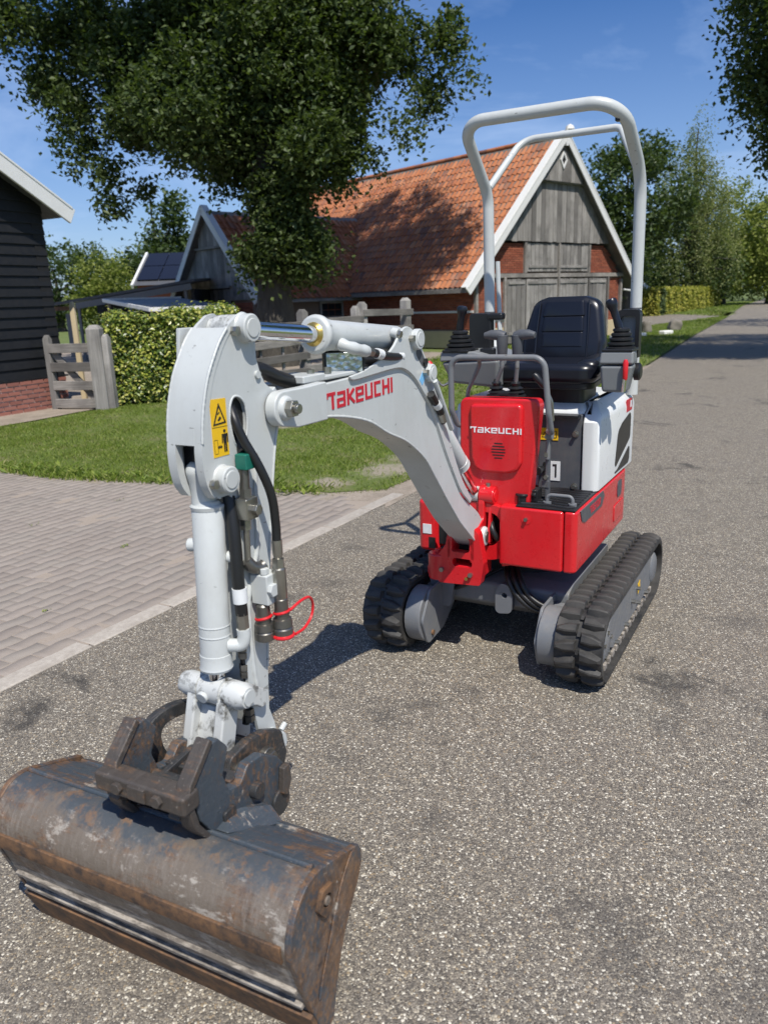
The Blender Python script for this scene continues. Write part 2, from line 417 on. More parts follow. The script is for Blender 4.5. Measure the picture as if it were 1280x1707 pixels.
right_edge = [(160, 240), (98, 165), (60, 108), (36.3, 65.5), (23.6, 40.19), (16.6, 26.8), (10.9, 15.3), (6.2, 6.5), (3.6, 1.2), (-.5, -6), (-3, -11)]
sheet('road', left_edge + right_edge, 0, MAT['asphalt'])

m = M('meadow_ground', .95)
P_ = m.pos(); a_ = m.noise(.5, 6, .6, P_); b_ = m.noise(14, 5, .7, P_)
m.color(m.mix(m.ramp(a_, [(.3, 0), (.7, 1)]), m.mix(m.ramp(b_, [(.3, 0), (.7, 1)]), (.07, .105, .02), (.12, .17, .035)), m.mix(b_, (.1, .13, .03), (.18, .21, .06))))
m.bump(b_, .6, .03); MAT['meadow'] = m.mat
sheet('ground', [(-900, -200), (900, -200), (900, 1600), (-900, 1600)], -.03, MAT['meadow'])

m = M('sandy_soil', .95); P_ = m.pos()
a_ = m.noise(3, 7, .7, P_); b_ = m.noise(60, 5, .7, P_)
c = m.mix(m.ramp(b_, [(.3, 0), (.7, 1)]), (.21, .17, .13), (.4, .34, .275))
c = m.mix(m.ramp(a_, [(.42, 0), (.62, .55)]), c, (.16, .135, .1)); m.color(c); m.bump(b_, .5, .006); MAT['sand'] = m.mat
MAT['sand2'] = MAT['sand']
sheet('sandy_verge', [K(3.05, -.06), K(3.15, .0), (-.1, 5.62), (-.55, 5.72), (-3.6, 7.05), (-3.6, 7.6), (.2, 6.3), (1.2, 8.2), (4.6, 15.2), (5.6, 15.9)], .003, MAT['sand'])
sheet('yard', [(-5.2, 12.2), (-4.2, 12.5), (-2.2, 13.4), (1, 17.6), (2.2, 21.5), (-3, 27), (-14, 30), (-16, 14), (-6, 13)], .004, MAT['sand2'])
sheet('side_lane', [(19.4, 43.6), (14, 37.2), (11.2, 33.5), (9.6, 33.8), (8.2, 36), (15.2, 46.6), (18, 49), (21.3, 47.4)], .004, MAT['asphalt'])

m = M('lawn_soil', .95); P_ = m.pos()
a_ = m.noise(2.2, 6, .65, P_); b_ = m.noise(45, 5, .7, P_)
c = m.mix(m.ramp(b_, [(.3, 0), (.7, 1)]), (.075, .11, .018), (.14, .18, .035))
c = m.mix(m.ramp(a_, [(.5, 0), (.66, .75)]), c, (.2, .17, .09))
for (sx_, sy_, sr_) in ((.05, 6.7, .38), (.5, 7.5, .32), (-.45, 6.25, .24), (.25, 7.25, .22), (.75, 8.1, .28), (-1.2, 9.4, .25), (-2.2, 8.6, .22)):
    dn_ = m.n('ShaderNodeVectorMath'); dn_.operation = 'DISTANCE'; m.l(P_, dn_.inputs[0]); dn_.inputs[1].default_value = (sx_, sy_, 0)
    q_ = m.math('ADD', m.math('DIVIDE', dn_.outputs['Value'], sr_), m.math('MULTIPLY', m.math('SUBTRACT', m.noise(7, 7, .7, P_), .5), 2.4))
    c = m.mix(m.ramp(q_, [(.35, .9), (.95, 0)]), c, m.mix(b_, (.24, .2, .15), (.4, .345, .275)))
m.color(c); m.bump(b_, .8, .02); MAT['lawn'] = m.mat
lawn_poly = [(-6.2, 8.7), (-3.65, 7.3), (-2.95, 6.9), (-1.57, 6.45), (-.42, 5.92), (.02, 5.98), (.62, 6.9), (2.2, 9.9), (5.22, 15.42), (10.93, 26.92), (17.75, 40.25), (19.3, 43.4), (14, 37.1), (11.3, 33.4), (9.2, 29.6), (8.9, 28.2), (2.9, 22.7), (1.9, 21.2), (.9, 17.4), (-1.6, 13.6), (-2.3, 12.7), (-4.0, 12.1), (-4.3, 11.65), (-4.55, 11.3), (-4.8, 10.7), (-5.3, 9.9), (-6.6, 9.2)]
sheet('lawn', lawn_poly, .008, MAT['lawn'])
sheet('grass_verge', [(18.3, 41.5), (30.2, 65.5), (53, 108), (50, 112), (27.5, 69), (15.5, 47.4), (18.4, 49.3), (21.6, 47.6)], .006, MAT['lawn'])
sheet('roadside_grass', [(-1, -6.5), (3.5, 1.0), (6.3, 6.5), (11.0, 15.3), (16.7, 26.8), (23.7, 40), (36.4, 65.5), (60, 108), (75, 108), (60, 60), (30, 20), (12, -6)], .006, MAT['lawn'])

# kerb of concrete edging stones
m = M('weathered_concrete', .85); b_ = m.noise(30, 6, .7)
c = m.mix(m.ramp(b_, [(.3, 0), (.7, 1)]), (.34, .3, .255), (.5, .455, .39)); c = m.mix(m.ramp(m.noise(5, 5), [(.5, 0), (.7, .5)]), c, (.24, .205, .165))
c = m.mix(m.rnd(), c, m.mix(.3, c, (.2, .18, .16))); m.color(c); m.bump(m.noise(160, 4), .3, .003); MAT['concrete'] = m.mat
kerb = thing('kerb', None, None, (K0.x, K0.y, 0), math.atan2(KD.y, KD.x)); kerb['kind'] = 'structure'
g = G(); L_ = .5
g.box((0, 0, -.05), (L_ - .011, .104, .1)); ks = g.mesh('kerb_stone', MAT['concrete'])
for i in range(-6, 7):
    o = place(ks, 'kerb_stone', kerb, (i * L_ + .22, .056, .006 + random.uniform(-.002, .002)), (random.uniform(-.01, .01), random.uniform(-.004, .004), random.uniform(-.006, .006)))
    b = o.modifiers.new('bevel', 'BEVEL'); b.width = .006; b.segments = 2

# wavy interlocking clinker paving
m = M('clinker_paver', .82)
r_ = m.rnd(); P_ = m.pos(); b_ = m.noise(55, 6, .7, P_)
c = m.ramp(r_, [(0, (.25, .212, .18)), (.35, (.29, .25, .213)), (.6, (.265, .234, .2)), (.8, (.31, .265, .226)), (1, (.245, .213, .184))])
c = m.mix(m.ramp(b_, [(.35, .35), (.7, 0)]), c, (.2, .17, .15)); c = m.mix(m.ramp(m.noise(1.1, 5, .6, P_), [(.45, 0), (.7, .45)]), c, (.33, .285, .24))
m.color(c); m.bump(m.noise(120, 5, .7, P_), .35, .003); MAT['paver'] = m.mat
m = M('clinker_paver_far', .82)
r_ = m.island(); P_ = m.pos(); b_ = m.noise(55, 6, .7, P_)
c = m.ramp(r_, [(0, (.25, .212, .18)), (.35, (.29, .25, .213)), (.6, (.265, .234, .2)), (.8, (.31, .265, .226)), (1, (.245, .213, .184))])
c = m.mix(m.ramp(b_, [(.35, .35), (.7, 0)]), c, (.2, .17, .15)); c = m.mix(m.ramp(m.noise(1.1, 5, .6, P_), [(.45, 0), (.7, .45)]), c, (.33, .285, .24))
m.color(c); m.bump(m.noise(120, 5, .7, P_), .35, .003); MAT['paver2'] = m.mat
m = M('joint_sand', .95); m.color(m.mix(m.noise(70, 4, .6, m.pos()), (.25, .205, .165), (.38, .32, .26))); MAT['joint'] = m.mat
pv = thing('paving', None, None, (K0.x, K0.y, 0), math.atan2(KD.y, KD.x)); pv['kind'] = 'structure'
PL, PW = .19, .088
def paver_mesh(name, ph):
    g = G(); top = []; n = 6
    w = lambda u: 0.0055 * math.sin(2 * math.pi * (u / PL + ph))
    for k in range(n + 1): u = k / n * PL; top.append((u, w(u)))
    for k in range(n, -1, -1): u = k / n * PL; top.append((u, PW + w(u)))
    cx, cy = PL / 2, PW / 2
    def ins(d, z): return [(cx + (x - cx) * (1 - d / cx), cy + (y - cy) * (1 - d / cy), z) for x, y in top]
    g.loft([ins(.0014, -.06), ins(.0014, -.003), ins(.0036, 0)])
    return g.mesh(name, MAT['paver'], sharp=60)
pm = [paver_mesh('paver', 0), paver_mesh('paver', .5)]
far_v = [np.array([v.co[:] for v in x.vertices]) for x in pm]; far_f = [[tuple(p.vertices) for p in x.polygons] for x in pm]
def inpoly(x, y, poly):
    c_ = False; j = len(poly) - 1
    for i in range(len(poly)):
        xi, yi = poly[i]; xj, yj = poly[j]
        if (yi > y) != (yj > y) and x < (xj - xi) * (y - yi) / (yj - yi) + xi: c_ = not c_
        j = i
    return c_
spots = []
lim = [(-3.3, -1), K(-4, .13), K(2.95, .13), (-.35, 5.75), (-1.5, 6.4), (-2.9, 6.88), (-3.7, 7.3), (-6.2, 8.7), (-7.5, 6)]
for j in range(1, 74):
    off = (j % 2) * PL / 2
    for i in range(-30, 36):
        u = i * PL + off; v = .012 + j * PW
        x, y = K(u + PL / 2, v + PW / 2)
        if inpoly(x, y, lim): spots.append((math.hypot(x + .0, y), u, v, j % 2, x / max(y, .1)))
# the nearest ones inside the frame first
spots.sort(key=lambda s: s[0] + (50 if s[4] < -.56 else 0))
gfar = G()
for k, (d_, u, v, ph, q) in enumerate(spots):
    dz = random.gauss(0, .0009); rot = (random.gauss(0, .004), random.gauss(0, .004), random.gauss(0, .007))
    if k < 300: place(pm[ph], 'paver', pv, (u, v, .004 + dz), rot)
    else:
        V = far_v[ph] @ np.array(Matrix.Rotation(rot[2], 3, 'Z') @ Matrix.Rotation(rot[0], 3, 'X')).T + np.array((u, v, .004 + dz))
        gfar.add([tuple(p) for p in V], far_f[ph])
o = gfar.build('paver_field', MAT['paver2'], pv, recalc=False, sharp=60); o['kind'] = 'stuff'
sheet('joint_bed', [(-6.5, 0), K(-5, .1), K(3.2, .0), K(3.5, .1), (.0, 6.3), (-1.5, 6.7), (-3.7, 7.6), (-6.5, 9), (-9, 6)], .0018, MAT['joint'])
# brick path beside the black barn
sheet('garden_path', [(-6.2, 9.4), (-5.3, 10.0), (-4.85, 10.75), (-4.5, 11.55), (-4.15, 12.2), (-5.1, 12.6), (-5.75, 11.2), (-6.6, 9.6)], .011, MAT['sand'])

# grass blades
def blades(name, poly, dens, hmin, hmax, w, mat, bald=None, z0=.005, lean=.5):
    P = np.array(poly); lo, hi = P.min(0), P.max(0); n = int((hi - lo).prod() * dens)
    X = RNG.uniform(lo[0], hi[0], n); Y = RNG.uniform(lo[1], hi[1], n)
    ins = np.zeros(n, bool); j = len(P) - 1
    for i in range(len(P)):
        xi, yi = P[i]; xj, yj = P[j]
        if yi != yj: ins ^= ((yi > Y) != (yj > Y)) & (X < (xj - xi) * (Y - yi) / (yj - yi) + xi)
        j = i
    # clumps and bald patches from a cheap value field
    f = np.sin(X * 2.1 + 1.3 * np.sin(Y * 1.7)) * np.sin(Y * 2.6 + 1.1 * np.sin(X * 2.3)) + .5 * np.sin(X * 6.1 + Y * 4.3) * np.sin(Y * 7.7 - X * 3.1)
    keep = ins & (RNG.uniform(-1.6, 1.2, n) < f + .55)
    if bald is not None: keep &= RNG.uniform(0, 1, n) < bald(X, Y)
    X, Y, f = X[keep], Y[keep], f[keep]; n = len(X)
    a = RNG.uniform(0, 2 * np.pi, n); h = RNG.uniform(hmin, hmax, n) * (1 + .25 * f); lx = RNG.normal(0, lean, n) * h; ly = RNG.normal(0, lean, n) * h
    ww = w * RNG.uniform(.6, 1.4, n)
    dx, dy = np.cos(a) * ww / 2, np.sin(a) * ww / 2; z = np.full(n, z0)
    V = np.empty((n, 4, 3))
    V[:, 0] = np.stack([X - dx, Y - dy, z], 1); V[:, 1] = np.stack([X + dx, Y + dy, z], 1)
    V[:, 2] = np.stack([X + dx * .7 + lx * .45, Y + dy * .7 + ly * .45, z + h * .6], 1); V[:, 3] = np.stack([X + lx, Y + ly, z + h], 1)
    F = np.arange(n * 4).reshape(n, 4)
    o = link(name, npmesh(name, V.reshape(-1, 3), F, mat)); o['kind'] = 'stuff'; return o
def leafmat(name, stops, trans=.35, rough=.5, spec=.3):
    m = M(name, rough, spec=spec); c = m.ramp(m.island(), stops)
    m.color(c)
    t = m.n('ShaderNodeBsdfTranslucent'); m.l(m.mix(.5, c, (.25, .4, .03), 'MIX'), t.inputs[0])
    mixs = m.n('ShaderNodeMixShader'); mixs.inputs[0].default_value = trans
    out = m.nt.nodes['Material Output']; m.l(m.b.outputs[0], mixs.inputs[1]); m.l(t.outputs[0], mixs.inputs[2]); m.l(mixs.outputs[0], out.inputs[0])
    return m.mat
MAT['blade'] = leafmat('grass_blade', [(0, (.09, .14, .02)), (.4, (.155, .22, .032)), (.75, (.22, .285, .045)), (.92, (.28, .31, .075)), (1, (.42, .37, .17))], .3)
BARE = [(.05, 6.7, .24), (.5, 7.5, .2), (-.45, 6.25, .16), (.25, 7.25, .14), (-2.2, 8.6, .2), (-1.2, 9.4, .22), (-3.6, 9.6, .25), (.75, 8.1, .28)]
def bald(X, Y):  # thin near the road and paving edge
    b = np.ones_like(X)
    for x, y, r in BARE: b *= 1 - .92 * np.exp(-((X - x) ** 2 + ((Y - y) * .6) ** 2) / r ** 2 * (1 + .4 * np.sin(X * 17) * np.sin(Y * 13)))
    d = (X - .02) * .8673 - (Y - 5.98) * .4977   # >0 towards the road
    return b * np.clip(.95 + d * -.9, .1, 1) * np.clip(1.0 - .8 * ((np.abs(Y - 6.6 - .3 * np.sin(X * 5)) < .35) & (X > -.3)), 0, 1)
near_l = [(-6.2, 8.7), (-3.65, 7.22), (-2.91, 6.79), (-1.57, 6.33), (-.42, 5.8), (.02, 5.92), (.62, 6.9), (2.2, 9.9), (1.0, 12.5), (-1.7, 13.4), (-2.3, 12.7), (-4.0, 12.1), (-4.3, 11.65), (-4.8, 10.7), (-5.3, 9.9), (-6.6, 9.2)]
blades('lawn_grass', near_l, 4200, .016, .036, .0065, MAT['blade'], bald)
blades('paving_edge_weeds', [(-4.2, 7.75), (-3.65, 7.2), (-2.91, 6.76), (-1.57, 6.3), (-.5, 5.85), (-.4, 6.1), (-1.6, 6.7), (-2.9, 7.1), (-3.6, 7.5)], 1500, .03, .075, .012, MAT['blade'], None, lean=.7)
blades('barn_lawn_grass', [(1.0, 12.5), (2.3, 9.8), (5.2, 15.4), (10.9, 26.9), (17.7, 40.2), (19, 43), (14, 37), (11.3, 33.3), (9.2, 29.6), (2.9, 22.7), (1.9, 21.2), (-1.0, 14.2)], 420, .03, .075, .022, MAT['blade'])
blades('verge_grass', [(18.5, 42.5), (30.2, 65.5), (40, 84), (36, 84), (26.5, 68), (18.4, 49.3)], 60, .04, .09, .05, MAT['blade'])

# broad leaved weeds along the paving edge and tufts in the joints
def weeds(name, pts, n, size):
    P = []
    for x, y, r in pts:
        for _ in range(n): P.append((x + random.gauss(0, r), y + random.gauss(0, r), .02 + abs(random.gauss(0, .012))))
    P = np.array(P); k = len(P); a = RNG.uniform(0, 6.28, k); s_ = size * RNG.uniform(.6, 1.3, k); up = RNG.uniform(.3, 1.1, k)
    d = np.stack([np.cos(a), np.sin(a), up], 1) * s_[:, None]; w = np.stack([-np.sin(a), np.cos(a), np.zeros(k)], 1) * (s_ * .22)[:, None]
    V = np.empty((k, 4, 3)); B = P.copy(); B[:, 2] = .006; V[:, 0] = B; V[:, 1] = B + d * .55 + w; V[:, 2] = B + d * np.array([1.15, 1.15, .9]); V[:, 3] = B + d * .55 - w
    o = link(name, npmesh(name, V.reshape(-1, 3), np.arange(k * 4).reshape(k, 4), MAT['blade'])); o['kind'] = 'stuff'
weeds('broadleaf_weeds', [(-3.3 + i * .23 + random.uniform(-.1, .1), 7.12 - i * .105 + random.uniform(-.04, .25), .05) for i in range(13)], 16, .07)
weeds('joint_weeds', [K(random.uniform(-2.2, 2.6), random.uniform(.4, 2.6)) + (.022,) for _ in range(9)], 7, .02)

# ------------------------------------------------------------------ buildings
def woodmat(name, lo, hi, axis_scale, rnd='obj'):
    m = M(name, .85); r_ = m.rnd() if rnd == 'obj' else m.island()
    ad = m.n('ShaderNodeVectorMath'); ad.operation = 'ADD'; cb = m.n('ShaderNodeCombineXYZ')
    for k in range(3): m.l(m.math('MULTIPLY', r_, 37.0 + 11 * k), cb.inputs[k])
    m.l(m.co(), ad.inputs[0]); m.l(cb.outputs[0], ad.inputs[1])
    v = m.mapping(ad.outputs[0], axis_scale)
    n_ = m.noise(5, 7, .7, v); c = m.mix(m.ramp(n_, [(.3, 0), (.7, 1)]), lo, hi)
    c = m.mix(m.ramp(r_, [(0, .0), (.5, .25), (1, .75)]), c, tuple(x * .42 for x in lo))
    c = m.mix(m.ramp(m.noise(1.3, 5, .6, ad.outputs[0]), [(.45, 0), (.68, .7)]), c, tuple(x * .4 for x in lo)); m.color(c); m.bump(n_, .5, .006); return m.mat
MAT['oakv'] = woodmat('weathered_oak_boards', (.21, .195, .178), (.46, .435, .40), (8, 8, .35))
MAT['oakh'] = woodmat('weathered_oak_rails', (.17, .155, .14), (.4, .37, .335), (.6, 8, 8))
MAT['beam'] = woodmat('grey_timber_beam', (.22, .2, .18), (.42, .39, .35), (3, 3, 3))
MAT['blackboard'] = paint('black_tarred_boards', (.006, .0065, .008), .55, .2, (.02, .02, .022), 4)
MAT['trim'] = paint('white_trim', (.72, .72, .7), .5, .2, (.4, .38, .34), 3)
def brickmat(name, stops, rnd):
    m = M(name, .85); c = m.ramp(m.island() if rnd == 'isl' else m.rnd(), stops); n_ = m.noise(40, 5, .7)
    m.color(m.mix(m.ramp(n_, [(.35, .4), (.7, 0)]), c, tuple(x * .5 for x in stops[0][1]))); m.bump(n_, .4, .006); return m.mat
MAT['brick'] = brickmat('old_red_brick', [(0, (.25, .068, .036)), (.4, (.33, .092, .047)), (.7, (.38, .12, .064)), (1, (.21, .062, .036))], 'isl')
MAT['plinthbrick'] = brickmat('plinth_brick', [(0, (.3, .115, .085)), (.4, (.37, .145, .105)), (.75, (.34, .15, .115)), (1, (.26, .1, .075))], 'obj')
MAT['mortar'] = flat('mortar', (.2, .14, .105), .95)
MAT['mortar2'] = flat('pale_mortar', (.55, .46, .4), .95)
MAT['render'] = paint('yellow_render', (.52, .42, .26), .85, .35, (.3, .25, .18), 2)
MAT['dark'] = flat('dark_interior', (.008, .008, .009), .8)
m = M('window_glass', .06); m.color((.02, .025, .03)); m.b.inputs['Metallic'].default_value = .3; MAT['glass'] = m.mat
def tilemat(name, rnd):
    m = M(name, .8); r_ = m.rnd() if rnd == 'obj' else m.island(); P_ = m.pos()
    c = m.ramp(r_, [(0, (.32, .1, .036)), (.3, (.4, .135, .05)), (.55, (.46, .172, .07)), (.8, (.35, .118, .052)), (.92, (.2, .082, .05)), (1, (.52, .235, .11))])
    c = m.mix(m.ramp(m.noise(.7, 6, .65, P_), [(.5, 0), (.7, .4)]), c, (.24, .12, .07))
    c = m.mix(m.ramp(m.noise(1.6, 5, .65, m.mapping(P_, (1, 1, .5))), [(.56, 0), (.74, .5)]), c, (.36, .25, .18))
    m.color(c); m.bump(m.noise(40, 4), .3, .006); return m.mat
MAT['tile'] = tilemat('clay_pantile', 'obj'); MAT['tile2'] = tilemat('clay_pantiles_far', 'isl')

def bricks(parent, name, x0, x1, z0, z1, y, mat, inside=None, bl=.215, bh=.066, dep=.03, axis='x', stuff=True, front=-1, j=.012):
    """a bonded field of bricks standing in the plane y=const (axis x) or x=const (axis y)"""
    g = G(); r = 0; z = z0
    while z + bh <= z1 + .01:
        x = x0 - (bl / 2 if r % 2 else 0)
        while x < x1:
            a, b = max(x, x0), min(x + bl - j, x1)
            if b - a > .03:
                ok = inside is None or (inside(a, z) and inside(b, z) and inside(a, z + bh) and inside(b, z + bh))
                if ok:
                    yy = y + front * (dep / 2 + random.uniform(-.003, .003))
                    cc = ((a + b) / 2, yy, z + (bh - j) / 2) if axis == 'x' else (yy, (a + b) / 2, z + (bh - j) / 2)
                    dd = (b - a, dep, bh - j) if axis == 'x' else (dep, b - a, bh - j)
                    g.box(cc, dd)
            x += bl
        z += bh; r += 1
    o = g.build(name, mat, parent, smooth=False, recalc=False); o['kind'] = 'stuff'; return o

def pantile():
    g = G(); W_, L_, n = .225, .36, 8
    prof = [(i / n * W_, .022 * math.sin(2 * math.pi * (i / n) * 1.0 + .6) + .012 * (1 - i / n)) for i in range(n + 1)]
    V = [(x, 0, z + .030) for x, z in prof] + [(x, L_, z) for x, z in prof] + [(x, 0.003, z + .012) for x, z in prof]
    k = n + 1; F = []
    for i in range(n):
        F.append((i, i + 1, k + i + 1, k + i)); F.append((2 * k + i, 2 * k + i + 1, i + 1, i))
    g.add(V, F); return g
def tile_slope(parent, name, o0, ux, uy, width, length, keep=None, cap=300, near=None):
    """pantiles on a slope: o0 eave corner, ux along the eave, uy up the slope (unit vectors in the parent's frame)"""
    ux, uy = Vector(ux), Vector(uy); nz = ux.cross(uy); R = Matrix((ux, uy, nz)).transposed()
    g = pantile(); me = g.mesh('roof_tile', MAT['tile'], recalc=False, sharp=80); V0 = np.array(g.v); F0 = g.f
    sp = []
    for j in range(int(length / .305)):
        for i in range(int(width / .2)):
            p = Vector(o0) + ux * (i * .2) + uy * (j * .305 - .02)
            if keep is None or keep(p): sp.append(p)
    if near is not None: sp.sort(key=lambda p: (p - near).length)
    gf = G(); Rn = np.array(R)
    for k, p in enumerate(sp):
        tilt = Matrix.Rotation(random.gauss(0, .012), 3, 'Z') @ Matrix.Rotation(random.gauss(0, .014), 3, 'X') @ Matrix.Rotation(random.gauss(0, .02), 3, 'Y')
        q = p + nz * random.uniform(0, .008)
        if k < cap:
            o = bpy.data.objects.new('roof_tile', me); COL.objects.link(o); o.parent = parent
            mt = (R @ tilt).to_4x4(); mt.translation = q; o.matrix_local = mt
        else:
            V = V0 @ np.array(R @ tilt).T + np.array(q); gf.add([tuple(v) for v in V], F0)
    if gf.v:
        o = gf.build(name, MAT['tile2'], parent, recalc=False, sharp=80); o['kind'] = 'stuff'

# ---- main red barn: local x across the gable, y along the ridge away from the camera
BX, BE, BP = 8.376, 1.757, 6.042; BM = BX / 2; SLOPE = (BP - BE) / BM; BL = 17.0
barn = thing('brick_barn', 'red brick barn with orange tiled roof and grey plank gable with double doors', 'barn', (2.665, 22.366, 0), math.radians(90 - 49.391))
roofz = lambda x: BE + min(x, BX - x) * SLOPE
inroof = lambda x, z: z < roofz(x) - .12
g = G(); g.prism([(.42, 0), (BX - .42, 0), (BX - .42, 2.0), (BX - 1.1, 2.6), (BX - 1.3, 2.75), (1.3, 2.75), (1.1, 2.6), (.42, 2.0)], .36, .6); g.box((.52, BL / 2 + .3, .95), (.2, BL - .1, 1.9)); g.box((BX - .52, BL / 2 + .3, .95), (.2, BL - .1, 1.9))
g.prism([(.42, 0), (BX - .42, 0), (BX - .42, 2.0), (BM, 5.6), (.42, 2.0)], BL - .2, BL)
wall = g.build('wall', MAT['mortar'], barn, smooth=False)
for x0, x1, z0, z1 in ((.42, 1.72, .56, 1.98), (7.14, BX - .42, .56, 1.98), (.42, 2.66, 2.12, 3.0), (6.02, BX - .42, 2.12, 3.0)):
    bricks(wall, 'brickwork', x0, x1, z0, z1, .36, MAT['brick'], inroof)
bricks(wall, 'brickwork', .36, 12.5, .56, 1.72, .42, MAT['brick'], None, axis='y')
for q_, d_ in (((1.05, .335, .27), (1.4, .1, .55)), ((7.55, .335, .27), (.9, .1, .55)), ((.4, 6.2, .26), (.12, 12.0, .52))):
    g = G(); g.box(q_, d_); g.build('plinth', MAT['render'], barn, bevel=.02)
g = G(); g.box((.395, 3.3, 1.06), (.035, 6, .06)); g.build('string_course', MAT['trim'], barn, smooth=False)
# timber frame
def beam(a, b, w, h, name='timber_beam', mat='beam', parent=barn, **k):
    g = G(); g.beam(a, b, w, h, **k); return g.build(name, MAT[mat], parent, bevel=.008)
for x, z0, z1, w in ((.5, .5, 1.9, .16), (BX - .5, .5, 1.9, .16), (1.76, .0, 2.0, .13), (7.1, .0, 2.0, .13), (2.7, 2.1, 3.0, .12), (5.98, 2.1, 3.0, .12)):
    beam((x, .31, z0), (x, .31, z1), w, .1)
beam((.35, .30, 2.04), (BX - .35, .30, 2.04), .09, .12)
# doors: upper and lower pair of plank doors
def plankdoor(x0, x1, z0, z1, n, y=.3):
    d = G(); d.box(((x0 + x1) / 2, y + .03, (z0 + z1) / 2), (x1 - x0, .04, z1 - z0)); door = d.build('door', MAT['dark'], barn, smooth=False)
    w = (x1 - x0) / n
    for i in range(n):
        p = G(); q = random.uniform(-.012, .012)
        p.box((0, 0, 0), (w - .016, .03, z1 - z0 - .03 + q)); o = p.build('plank', MAT['oakv'], door, bevel=.004)
        o.location = (x0 + (i + .5) * w, y - .008 + random.uniform(-.006, .006), (z0 + z1) / 2 + q / 2)
    for zz_ in ((z0 + .3, z1 - .12) if z0 < 1 else (z0 + .16,)):
        p = G(); p.box(((x0 + x1) / 2, y - .035, zz_), (x1 - x0 - .12, .03, .08)); p.build('ledge', MAT['oakv'], door, bevel=.004)
    return door
plankdoor(1.86, 2.72, .05, 1.95, 4); plankdoor(2.76, 4.3, .05, 1.95, 8); plankdoor(4.36, 5.94, .05, 1.95, 8); plankdoor(6.0, 7.02, .05, 1.95, 5)
plankdoor(2.78, 4.3, 2.14, 3.0, 8); plankdoor(4.36, 5.92, 2.14, 3.0, 8)
beam((4.33, .27, .05), (4.33, .27, 3.0), .1, .07)
# gable planks
gb = G(); gb.prism([(1.45, 3.02), (BX - 1.45, 3.02), (BM, 5.75)], .26, .34); gb.build('gable_wall', MAT['dark'], barn, smooth=False)
x = 1.25
while x < BX - 1.25:
    w = random.choice((.16, .19, .21, .24)); xa, xb = x, min(x + w, BX - 1.25)
    za, zb = roofz(xa) - .1, roofz(xb) - .1; cut = 4.78
    lowz = 3.02 + random.uniform(-.015, .01); y = .225 + random.uniform(-.008, .008)
    ol = [(xa + .007, lowz), (xb - .007, lowz), (xb - .007, min(zb, cut)), (xa + .007, min(za, cut))]
    if zb < cut < za or za < cut < zb: ol = [(xa + .004, lowz), (xb - .004, lowz), (xb - .004, min(zb, cut)), (xa + .004, min(za, cut))]
    if min(za, zb) > lowz + .03:
        p = G(); p.prism(ol, y, y + .03); p.build('plank', MAT['oakv'], barn, bevel=.004)
    if min(za, zb) > cut + .02:
        p = G(); p.prism([(xa + .004, cut - .03), (xb - .004, cut - .03), (xb - .004, zb), (xa + .004, za)], y - .14, y - .11); p.build('plank', MAT['oakv'], barn, bevel=.004)
    x += w
p = G(); p.box((BM, .19, 4.74), (2.45, .12, .05)); p.build('ledge', MAT['beam'], barn, bevel=.005)
g = G(); g.prism([(BM, 5.1), (BM + .17, 5.36), (BM, 5.62), (BM - .17, 5.36)], .05, .085, holes=[[(BM, 5.2), (BM + .1, 5.36), (BM, 5.52), (BM - .1, 5.36)]]); wd = g.build('window', MAT['trim'], barn, smooth=False)
g = G(); g.prism([(BM, 5.2), (BM + .1, 5.36), (BM, 5.52), (BM - .1, 5.36)], .076, .083); g.build('pane', MAT['dark'], wd, smooth=False)
# roof
rf = G()
rf.prism([(-.05, BE - .16), (BM, BP - .1), (BX + .05, BE - .16), (BX + .05, BE - .06), (BM, BP), (-.05, BE - .06)], .02, BL); rf = rf.build('roof', MAT['beam'], barn, smooth=False)
uy = Vector((BM, 0, BP - BE)).normalized()
camL = barn.matrix_basis.inverted()
barn_near = Vector((0, 0, BE))
tile_slope(rf, 'roof_tile_field', (0, .03 + 16.6, BE - .02), (0, -1, 0), uy, 16.6, 6.0, near=Vector((1.5, .5, 3)))
tile_slope(rf, 'roof_tile_field', (BX, .03, BE - .02), (0, 1, 0), (-uy.x, 0, uy.z), 16.6, 6.0, cap=0)
g = G()
for i in range(44): g.lathe((BM, .05 + i * .38, BP - .0), (BM, .05 + i * .38 + .42, BP + .012), [(0, .085), (1, .072)], 10, False)
o = g.build('ridge_tiles', MAT['tile2'], rf, sharp=70); o['kind'] = 'stuff'
for s in (-1, 1):
    a = Vector((BM, 0, BP + .06)); b = Vector((BM + s * (BM + .16), 0, BE - .1)); g = G()
    g.beam(a + Vector((0, -.02, -.05)), b + Vector((0, -.02, -.05)), .04, .24, up=(0, 0, 1)); g.build('bargeboard', MAT['trim'], barn, bevel=.005)
    g = G(); g.beam(a + Vector((0, .1, .07)), b + Vector((0, .1, .07)), .3, .03); g.build('verge_board', MAT['trim'], barn, bevel=.005)
g = G(); g.beam((BM, -.03, BP - .3), (BM, -.03, BP + .22), .09, .05, up=(0, 1, 0)); g.lathe((BM + .13, -.03, BP + .02), (BM + .13, -.03, BP + .3), [(0, .02), (.15, .1), (.5, .14), (.85, .1), (1, .02)], 12); g.build('finial', MAT['trim'], barn)
g = G(); g.beam((-.03, .1, BE - .12), (-.03, 12, BE - .12), .1, .1); g.build('gutter', MAT['beam'], barn)

